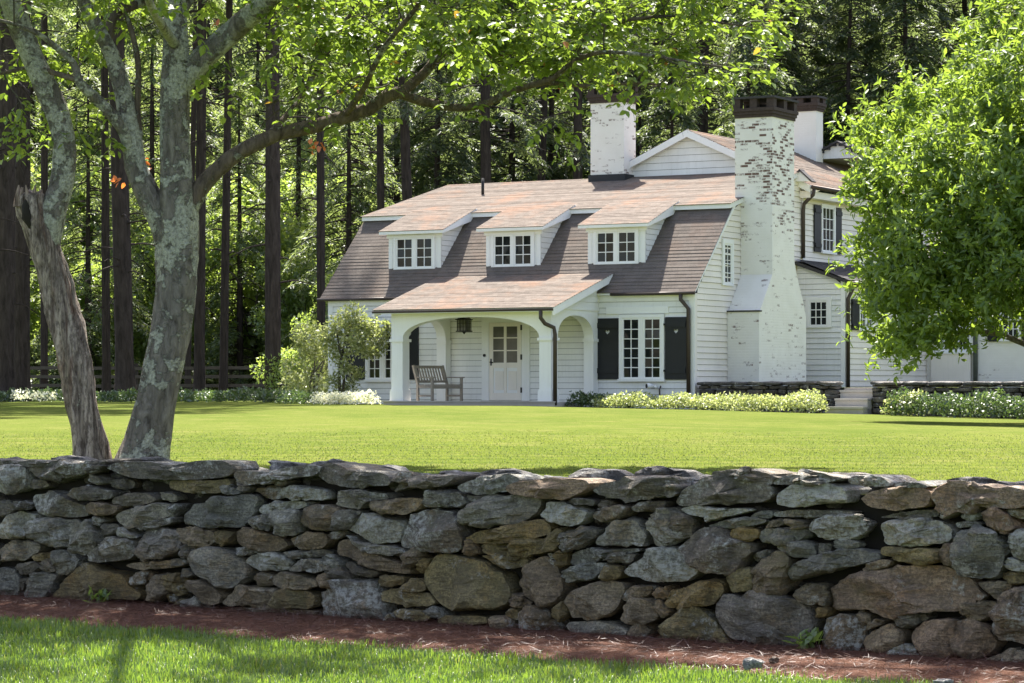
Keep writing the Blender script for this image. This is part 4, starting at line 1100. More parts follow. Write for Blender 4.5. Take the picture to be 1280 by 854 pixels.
keep = (sy < np.interp(sx, yb_x, yb_y) + clump * 55 + rng.normal(size=len(sx)) * 5) & (clump > np.where(sy > -60, np.where(sx < 230, -.02, -.13), -1.0))
keep |= SPR
LPa, LDa, LNa = LPa[keep], LDa[keep], LNa[keep]
n = len(LPa); print('hero leaves', n)
sz = rng.uniform(.055, .095, n)
V, Fc = leaves6(LPa, LDa, LNa, sz, sz * rng.uniform(.5, .68, n)); np_mesh('crown', V - np.array(tuple(hl)), Fc, M['heroleaf'], hero)
M['deadleaf'] = mat_leaf('orange_dead_leaf', (0.30, 0.07, 0.02), (0.48, 0.14, 0.04), .4, (0.5, 0.15, 0.04))
dl = np.array([px(x + random.gauss(0, 3.2), y + random.gauss(0, 4), TD + .1) for x, y, m_ in ((391, 184, 9), (180, 206, 7), (150, 226, 6), (398, 178, 4), (706, 114, 3), (272, 33, 3)) for _ in range(m_)]); m_ = len(dl)
V, Fc = leaves6(dl, rdir(m_, -.6), rdir(m_, .6), rng.uniform(.05, .08, m_), rng.uniform(.025, .045, m_)); np_mesh('dead_leaves', V - np.array(tuple(hl)), Fc, M['deadleaf'], hero)
V, Fq = vtube([t for t in twp], 4); np_mesh('twigs', loc(V), Fq, M['twig'], hero, True)

# ---------------------------------------------------------------- the bright tree at the right
RD = 51.0; RX = px(1335, 0, RD)[0]
rt = empty('broadleaf_tree', (RX, RD, zg(RX, RD)), 'dense bright green broadleaf tree in front of the right end of the house', 'tree')
k0 = RD / F
lump = []      # (x, z, y offset, radius) from photo positions
for x, y, r, dy in ((1095, 190, 42, 0), (1132, 148, 40, .5), (1170, 116, 38, -.4), (1212, 76, 42, .2), (1258, 36, 46, -.3), (1310, -30, 60, .4), (1085, 235, 34, -.5), (1110, 260, 46, -1.2), (1098, 305, 34, -.6), (1120, 335, 44, -1.4),
                    (1096, 368, 26, -.5), (1120, 395, 38, -.8), (1150, 425, 26, -.6), (1118, 432, 22, .2), (1165, 380, 52, -1.6), (1205, 395, 34, -1.0), (1175, 300, 64, -2.3), (1160, 220, 62, -2.0), (1215, 150, 64, -2.2), (1230, 250, 70, -3.0),
                    (1240, 340, 58, -2.6), (1260, 385, 30, -1.6), (1290, 310, 70, -3.2), (1290, 200, 80, -3.4), (1300, 104, 74, -2.6), (1365, 30, 86, -1.8), (1370, 150, 90, -3.2), (1370, 280, 80, -3.2), (1350, 365, 50, -2.2), (1430, 90, 90, -1.5),
                    (1450, 220, 90, -1.8), (1450, 330, 70, -1.5), (1520, 180, 80, 0), (1520, 290, 70, 0), (1400, -80, 90, 0), (1480, -20, 90, 0), (1350, -130, 70, 0),
                    (1180, 180, 70, 1.6), (1180, 320, 70, 1.6), (1268, 112, 70, 2.0), (1290, 230, 90, 3.0), (1330, 350, 70, 2.4), (1400, 60, 90, 2.6), (1430, 250, 90, 2.6), (1350, -40, 80, 1.8)):
    lump.append((Vector(px(x, y, RD + dy)), r * k0))
PT, DT = [], []
for c, r in lump:
    m_ = max(6, int(r * r * 24)); dc = rdir(m_); n = m_ * 21
    d = unit(np.repeat(dc, 21, 0) + rng.normal(size=(n, 3)) * (.21 / r)); clus = np.repeat(rng.random(m_) ** 1.4, 21); rad = r * (1 - .28 * clus - .10 * rng.random(n)); rad *= 1 + .26 * np.array([mn.noise(Vector(tuple(q * 2.2)) + c) for q in d])
    P = np.array(tuple(c)) + d * rad[:, None]
    P += rng.normal(size=P.shape) * .05 + d * (np.where(rng.random(n) < .2, rng.uniform(.1, .5, n), 0))[:, None]
    PT.append(P); DT.append(d)
PT = np.concatenate(PT); DT = np.concatenate(DT)
per = 6; n = len(PT) * per
base = np.repeat(PT, per, 0); shoot = unit(np.repeat(DT, per, 0) + np.array([0, 0, .5]) + rng.normal(size=(n, 3)) * .25)
P = base + shoot * rng.uniform(-.10, .13, (n, 1)); D = unit(shoot * .5 + rdir(n) * .9 + np.array([0, 0, -.12])); N = unit(shoot + rng.normal(size=(n, 3)) * .4)
L = rng.uniform(.11, .185, n); print('right tree leaves', n)
V, Fc = leaves6(P, D, N, L, L * rng.uniform(.32, .44, n), .2, .2)
np_mesh('crown', V - np.array(tuple(rt.location)), Fc, M['magleaf'], rt)
tl = []
base0 = Vector((RX, RD, zg(RX, RD) - .1))
tl.append(([base0, base0 + Vector((-.05, 0, 1.2)), base0 + Vector((-.1, .1, 2.6)), base0 + Vector((.1, 0, 5)), base0 + Vector((0, 0, 8))], [.26, .2, .17, .12, .05]))
for (c, r) in lump[::2]:
    s = base0 + Vector((-.08, 0, random.uniform(1.1, 3.2))); mid = s.lerp(c, .5) + Vector((0, 0, .35)); tl.append(([s, mid, c], [.075, .05, .015]))
V, Fq = vtube(tl, 8, .08, 4); np_mesh('trunk', np.array([tuple(v) for v in V]) - np.array(tuple(rt.location)), Fq, M['oldbark'], rt, True)

# ---------------------------------------------------------------- shrubs
def bush_mesh(seed, rx, rz, n, size, lumps=9, r0=.35, r1=.6):
    r_ = np.random.default_rng(seed); rn = random.Random(seed)
    cs = [(Vector((rn.gauss(0, .36) * rx, rn.gauss(0, .36) * rx, rz * rn.uniform(.2, 1.7))), rx * rn.uniform(r0, r1)) for _ in range(lumps)]
    P, D = [], []
    for c, r in cs:
        m = n // lumps; d = unit(r_.normal(size=(m, 3))); rad = r * (1 - .6 * r_.random(m) ** 1.5)
        P.append(np.array(tuple(c)) + d * rad[:, None] * np.array([1, 1, .85])); D.append(d)
    P = np.concatenate(P); D = np.concatenate(D); keep = P[:, 2] > .05; P, D = P[keep], D[keep]; m = len(P)
    dd = unit(D + r_.normal(size=(m, 3)) * .8 + np.array([0, 0, -.1])); N = unit(D + r_.normal(size=(m, 3)) * .5 + np.array([0, 0, .6]))
    L = r_.uniform(.7, 1.3, m) * size
    return leaves4(P, dd, N, L, L * r_.uniform(.5, .7, m))
def shrub(loc_, seed, rx, rz, n, size, mat, label, stems=4, name='shrub', cat='shrub', h0=0.0, group=None, lumps=9):
    root = empty(name, loc_, label, cat, group=group)
    V, Fc = bush_mesh(seed, rx, rz, n, size, lumps); V = V + np.array([0, 0, h0]); np_mesh('foliage', V, Fc, mat, root)
    rn = random.Random(seed)
    ps = [([Vector((rn.gauss(0, .05), rn.gauss(0, .05), -.1)), Vector((rn.gauss(0, .12), rn.gauss(0, .12), (h0 + rz) * .5)), Vector((rn.gauss(0, .4) * rx, rn.gauss(0, .4) * rx, h0 + rz * 1.2))], [.045, .03, .01]) for _ in range(stems)]
    V, Fq = vtube(ps, 6, .1, 8); np_mesh('stem', V, Fq, M['twig'], root, True)
    return root
M['vineleaf'] = mat_leaf('pale_vine_leaf', (0.11, 0.14, 0.045), (0.30, 0.32, 0.14), .42, (0.29, 0.34, 0.13), .45, .05, (0.55, 0.55, 0.45), .14)
def gp(x, d): X = px(x, 0, d)[0]; return (X, d, zg(X, d))
vine = empty('climbing_shrub', hw(-10.6, -1.9, 1.15), 'pale leafed climbing shrub trained up the left corner of the house', 'shrub')
vl = vine.location; P, D = [], []
for x, y, r in ((440, 397, 18), (425, 412, 20), (460, 410, 17), (448, 428, 20), (420, 440, 16), (478, 422, 13), (432, 460, 13), (462, 440, 12), (484, 408, 8), (415, 475, 10), (425, 490, 11), (447, 466, 9), (475, 436, 9), (408, 425, 12), (440, 482, 9)):
    c = Vector(px(x, y, 71.6 + random.uniform(-.5, .3))); r = r * 71.6 / F; n = int(560 * r * r / .15)
    d = rdir(n); P.append(np.array(tuple(c)) + d * (r * rng.uniform(.2, 1.08, n))[:, None]); D.append(d)
P = np.concatenate(P); D = np.concatenate(D); n = len(P); L = rng.uniform(.06, .12, n)
V, Fc = leaves4(P, unit(D + rng.normal(size=(n, 3)) * .8), unit(D * .4 + rng.normal(size=(n, 3)) * .5 + np.array([0, 0, .6])), L, L * .6)
np_mesh('foliage', V - np.array(tuple(vl)), Fc, M['vineleaf'], vine)
V, Fq = vtube([([px(426, 503, 71.6), px(424, 470, 71.6), px(428, 440, 71.6), px(440, 405, 71.6)], [.05, .045, .035, .02]), ([px(427, 503, 71.6), px(430, 470, 71.7), px(426, 445, 71.5), px(420, 412, 71.6)], [.04, .035, .03, .015]), ([px(428, 442, 71.6), px(450, 425, 71.6), px(480, 412, 71.5)], [.025, .02, .01])], 7, .15, 8)
np_mesh('stem', np.array([tuple(v) for v in V]) - np.array(tuple(vl)), Fq, M['twig'], vine, True)
shrub(gp(392, 75), 21, 1.05, .95, 3000, .11, M['vineleaf'], 'round light green bush at the left end of the house', h0=.25)
shrub(gp(362, 86), 22, .95, .8, 2600, .12, M['bushleaf'], 'low bright bush between the fence and the woodland edge')
shrub(gp(412, 80), 23, .6, .35, 1200, .10, M['vineleaf'], 'small pale spiky shrub low beside the climbing shrub', 5)
shrub(gp(388, 81), 24, .7, .40, 1600, .10, M['vineleaf'], 'small pale shrub in front of the fence end', 5)
# weeds at the foot of the dry stone wall
def weed(p, seed, h, label):
    rn = random.Random(seed); m = 34
    P = np.array([(rn.gauss(0, .03), rn.gauss(0, .03), rn.uniform(0, h * .6)) for _ in range(m)])
    D = np.array([(rn.gauss(0, 1), rn.gauss(0, 1), rn.uniform(.2, 1.2)) for _ in range(m)]); N = np.array([(rn.gauss(0, .3), rn.gauss(0, .3), 1) for _ in range(m)])
    V, Fc = leaves6(P, D, N, np.array([rn.uniform(.06, .12) for _ in range(m)]), np.array([rn.uniform(.02, .045) for _ in range(m)]))
    o = np_mesh('weed', V, Fc, M['bushleaf']); o.location = p; tag(o, label, 'weed')

# ---------------------------------------------------------------- woodland
def conifer(seed, h, bare, R0, nb, droop, mat, leaflet=.30, trunk_r=.28, dead=8, cone=.8, per=9):
    """returns (trunk mesh data, crown mesh data)"""
    rn = random.Random(seed); r_ = np.random.default_rng(seed)
    bend = Vector((rn.gauss(0, .012), rn.gauss(0, .012), 0))
    tr = [(Vector((0, 0, -.6)), trunk_r * 1.6), (Vector((0, 0, .25)), trunk_r * 1.25), (Vector((0, 0, 1.0)), trunk_r)]
    for k in range(1, 9): z = h * k / 8; tr.append((Vector((bend.x * z * k / 8, bend.y * z * k / 8, z)), trunk_r * (1 - .9 * k / 8) + .02))
    paths = [([p for p, _ in tr], [r for _, r in tr])]
    SP, SD, SL = [], [], []
    for i in range(nb):
        f = (i + rn.random()) / nb; z = bare + (h - bare) * f ** .9
        a = rn.uniform(0, 2 * math.pi); Lb = R0 * ((1 - f) ** cone + .12) * rn.uniform(.55, 1.15)
        d = Vector((math.cos(a), math.sin(a), rn.uniform(-.15, .25)))
        p = Vector((bend.x * z, bend.y * z, z)); pts = [p.copy()]
        m = max(4, int(Lb / .33))
        for q in range(m):
            d = (d + Vector((rn.gauss(0, .07), rn.gauss(0, .07), -droop / m))).normalized(); p = p + d * Lb / m; pts.append(p.copy())
            if q >= m * .2:
                s = d.cross(Vector((0, 0, 1))).normalized()
                for sd in (1, -1, 0):
                    SP.append(p + Vector((rn.gauss(0, .1), rn.gauss(0, .1), rn.gauss(0, .08)))); SD.append((d * .75 + s * sd * rn.uniform(.5, 1.0) + Vector((0, 0, rn.uniform(-.5, .05)))).normalized()); SL.append(rn.uniform(.45, .85) * min(1.3, .5 + Lb * .25))
        if Lb > 1.0: paths.append((pts[::2] + [pts[-1]], [.035 * (1 - .7 * q / len(pts[::2])) for q in range(len(pts[::2]) + 1)]))
    for i in range(dead):
        z = rn.uniform(bare * .25, bare); a = rn.uniform(0, 6.28); L = rn.uniform(.5, 2.2); p = Vector((0, 0, z))
        e = p + Vector((math.cos(a) * L, math.sin(a) * L, rn.uniform(-.5, .1))); paths.append(([p, p.lerp(e, .5) + Vector((0, 0, .1)), e], [.03, .02, .008]))
    SP = np.array([tuple(q) for q in SP]); SD = np.array([tuple(q) for q in SD]); SL = np.array(SL)
    k = len(SP); t = np.tile(np.linspace(.05, .95, per), k)
    P = np.repeat(SP, per, 0) + np.repeat(SD, per, 0) * (np.repeat(SL, per) * t)[:, None]
    side = np.where(np.arange(k * per) % 2 == 0, 1.0, -1.0)[:, None]
    S = unit(np.cross(np.repeat(SD, per, 0), np.array([0, 0, 1.0])) + 1e-6)
    D = np.repeat(SD, per, 0) * .7 + S * side * .8 + r_.normal(size=(k * per, 3)) * .22 + np.array([0, 0, -.12])
    N = np.tile(np.array([0, 0, 1.0]), (k * per, 1)) + r_.normal(size=(k * per, 3)) * .35
    L = leaflet * (1.1 - .5 * t) * r_.uniform(.7, 1.2, k * per)
    V, Fc = leaves4(P, D, N, L, L * .30)
    c = np_mesh('crown', V, Fc, mat).data
    Vt, Ft = vtube(paths, 8, .06, 3); tm = np_mesh('trunk', Vt, Ft, M['pinebark'], smooth=True).data
    for o in list(bpy.data.objects):
        if o.data in (c, tm): bpy.data.objects.remove(o)
    return tm, c
def plant(kind, name, x, d, label, cat='tree', scale=1.0, rz=None, group=None, z=None, yoff=0):
    tm, c = kind; X = px(x, 0, d)[0]
    e = empty(name, (X, d, (zg(X, d) if z is None else z)), label, cat, random.uniform(0, 6.28) if rz is None else rz, group)
    e.scale = (scale * random.uniform(.92, 1.08),) * 2 + (scale,)
    for nm, me in (('trunk', tm), ('crown', c)):
        o = bpy.data.objects.new(nm, me); COL.objects.link(o); o.parent = e
    return e
PINE = [conifer(100 + i, 36 + 3 * i, 9.5 + i * .8, 3.6, 52, .5, M['needle_dark'], .42, .27, 18, .6) for i in range(3)]
HEM = [conifer(200 + i, 17 + 3 * i, 1.2, 3.6, 130, .8, M['needle_mid'], .34, .2, 4, .85) for i in range(3)]
DARK = [conifer(300 + i, 20 + 3 * i, 2.0, 4.0, 130, .7, M['needle_dark'], .42, .24, 4, .8) for i in range(2)]
def broad(seed, R0, h, n, size, mat, bare=1.5):
    V, Fc = bush_mesh(seed, R0, h * .42, n, size, 26, .24, .42); V = V + np.array([0, 0, bare])
    c = np_mesh('crown', V, Fc, mat).data
    rn = random.Random(seed); ps = [([Vector((0, 0, -.3)), Vector((.05, 0, bare)), Vector((0, .1, h * .8))], [.14, .11, .03])]
    for _ in range(6): ps.append(([Vector((0, 0, bare * rn.uniform(.6, 1.3))), Vector((rn.gauss(0, .3) * R0, rn.gauss(0, .3) * R0, bare + h * .35)), Vector((rn.gauss(0, .5) * R0, rn.gauss(0, .5) * R0, bare + h * .6))], [.06, .04, .01]))
    Vt, Ft = vtube(ps, 6); tm = np_mesh('trunk', Vt, Ft, M['twig'], smooth=True).data
    for o in list(bpy.data.objects):
        if o.data in (c, tm): bpy.data.objects.remove(o)
    return tm, c
M['hazeleaf'] = mat_leaf('hazy_far_leaf', (0.11, 0.17, 0.07), (0.24, 0.31, 0.14), .52, (0.38, 0.46, 0.18), .5, .04)  # leaf colour paled to stand in for haze over the distant trees
FARB = [broad(450 + i, 3.4, 11 + i, 11000, .26, M['hazeleaf'], 2.5) for i in range(2)]
BROAD = [broad(400 + i, 2.3 + .4 * i, 6.5 + i, 9000, .20, M['bushleaf']) for i in range(3)]
# pines with bare dark trunks, from the left edge to behind the roof: (photo x, trunk width px, distance, label)
FP = [(6, 27, 84, 'thick dark pine trunk cut by the left edge of the photo'), (27, 22, 86, 'thick dark pine trunk just inside the left edge'),
      (55, 10, 92, 'thin dark pine trunk between the thick left pines and the leaning tree'), (133, 14, 88, 'slender dark pine trunk seen right of the broken grey trunk'),
      (157, 27, 86, 'stout dark pine trunk between the two leaning trunks'), (234, 9, 94, 'thin pine trunk close behind the right leaning trunk'), (249, 16, 89, 'dark pine trunk just right of the right leaning trunk'),
      (279, 12, 90, 'slim straight pine trunk in the gap right of the leaning tree'), (341, 23, 86, 'broad dark pine trunk midway between leaning tree and house'), (402, 13, 92, 'dark pine trunk rising behind the bush at the left end of the house'),
      (478, 13, 101, 'pine trunk above the left slope of the gambrel roof'), (517, 15, 99, 'pine trunk above the left end of the roof ridge'), (607, 18, 103, 'pine trunk above the roof vent pipe'), (668, 13, 107, 'pine trunk above the middle of the roof ridge'),
      (683, 10, 112, 'thin pine trunk left of the ridge chimney'), (723, 15, 104, 'pine trunk close left of the white ridge chimney'), (815, 12, 118, 'pine trunk behind the front gable')]
for i, (x, w, d, lab) in enumerate(FP):
    k = i % 3; e = plant(PINE[k], 'pine_tree', x, d, lab, 'pine tree', 1.28 if i < 10 else 1.0, group='tall pines behind the house')
    s = (w / 2 * d / F) / .31 / (1.28 if i < 10 else 1); tk_ = [q for q in e.children if q.name.startswith('trunk')][0]; tk_.scale = (s, s, 1); [q for q in e.children if q != tk_][0].scale = (.6, .6, 1) if i not in (8, 9) else (.5, .5, 1); e.rotation_euler[0] = random.gauss(0, .012); e.rotation_euler[1] = random.gauss(0, .018)
e = plant(PINE[2], 'pine_tree', -24, 64, 'nearest pine with dark boughs over the far left of the lawn', 'pine tree', .95, 0.4, group='tall pines behind the house'); [q for q in e.children if q.name.startswith('crown')][0].scale = (1.7, 1.7, .9)
hx = 0
for x, d, k, s in ((-60, 112, 0, 1.0), (-10, 120, 1, .9), (90, 118, 2, .8), (110, 104, 0, .75), (190, 110, 1, .9), (215, 124, 2, .9), (300, 108, 0, .75), (320, 122, 1, .9), (372, 112, 2, .8), (436, 104, 0, .85), (450, 118, 1, .8), (380, 130, 2, 1.0), (262, 132, 0, 1.1), (150, 135, 1, 1.1), (40, 134, 2, 1.0), (-110, 125, 1, 1.0)):
    plant(HEM[k], 'hemlock_tree', x, d, 'feathery green hemlock in the wood behind the rail fence', 'hemlock', s, group='hemlocks behind the rail fence')
for x, d, k, s in ((98, 106, 1, .75), (222, 108, 1, .95), (322, 110, 2, 1.0), (372, 106, 1, .8), (20, 107, 2, 1.0), (150, 108, 0, .7), (430, 100, 2, .62), (-50, 102, 1, .9), (360, 118, 2, 1.25), (85, 116, 1, 1.3), (120, 112, 2, .8), (190, 118, 0, 1.4), (290, 115, 1, 1.2)):
    plant(BROAD[k], 'understory_tree', x, d, 'bright leafy understory tree just behind the rail fence', 'tree', s, group='understory trees behind the rail fence')
for x, d, k, s in ((545, 108, 0, .85), (575, 116, 1, .9), (640, 112, 2, .9), (700, 118, 0, .9), (760, 112, 1, .85), (800, 110, 0, .75), (840, 104, 2, .7), (905, 100, 0, .62), (930, 108, 1, .8), (880, 116, 2, .9), (497, 112, 2, .85), (730, 128, 2, 1.0), (610, 126, 0, 1.0)):
    plant(HEM[k] if x in (905, 880) else DARK[k % 2], 'hemlock_tree', x, d, 'feathery dark hemlock rising behind the roof of the house', 'hemlock', s, group='hemlocks behind the house roof')
rr = random.Random(5); cnt = 0
for d in (130, 144, 160, 180, 205, 235):
    span = 1.25; x = -160 + rr.uniform(0, 40)
    while x < 1440:
        k = rr.random()
        if d < 150 and x > 1150: pass
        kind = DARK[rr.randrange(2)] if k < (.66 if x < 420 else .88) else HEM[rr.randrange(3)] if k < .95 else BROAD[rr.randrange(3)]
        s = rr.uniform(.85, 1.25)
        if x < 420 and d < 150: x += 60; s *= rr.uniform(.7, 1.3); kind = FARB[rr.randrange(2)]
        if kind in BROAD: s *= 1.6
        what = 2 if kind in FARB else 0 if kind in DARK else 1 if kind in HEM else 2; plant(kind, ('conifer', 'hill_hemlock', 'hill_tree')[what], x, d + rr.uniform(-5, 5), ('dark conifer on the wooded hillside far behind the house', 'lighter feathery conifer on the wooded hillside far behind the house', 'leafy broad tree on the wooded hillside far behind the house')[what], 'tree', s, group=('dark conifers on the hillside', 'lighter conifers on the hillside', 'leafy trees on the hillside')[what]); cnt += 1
        x += rr.uniform(75, 120) * 130 / d * (1.0 if x < 400 else .85)
print('hill trees', cnt)
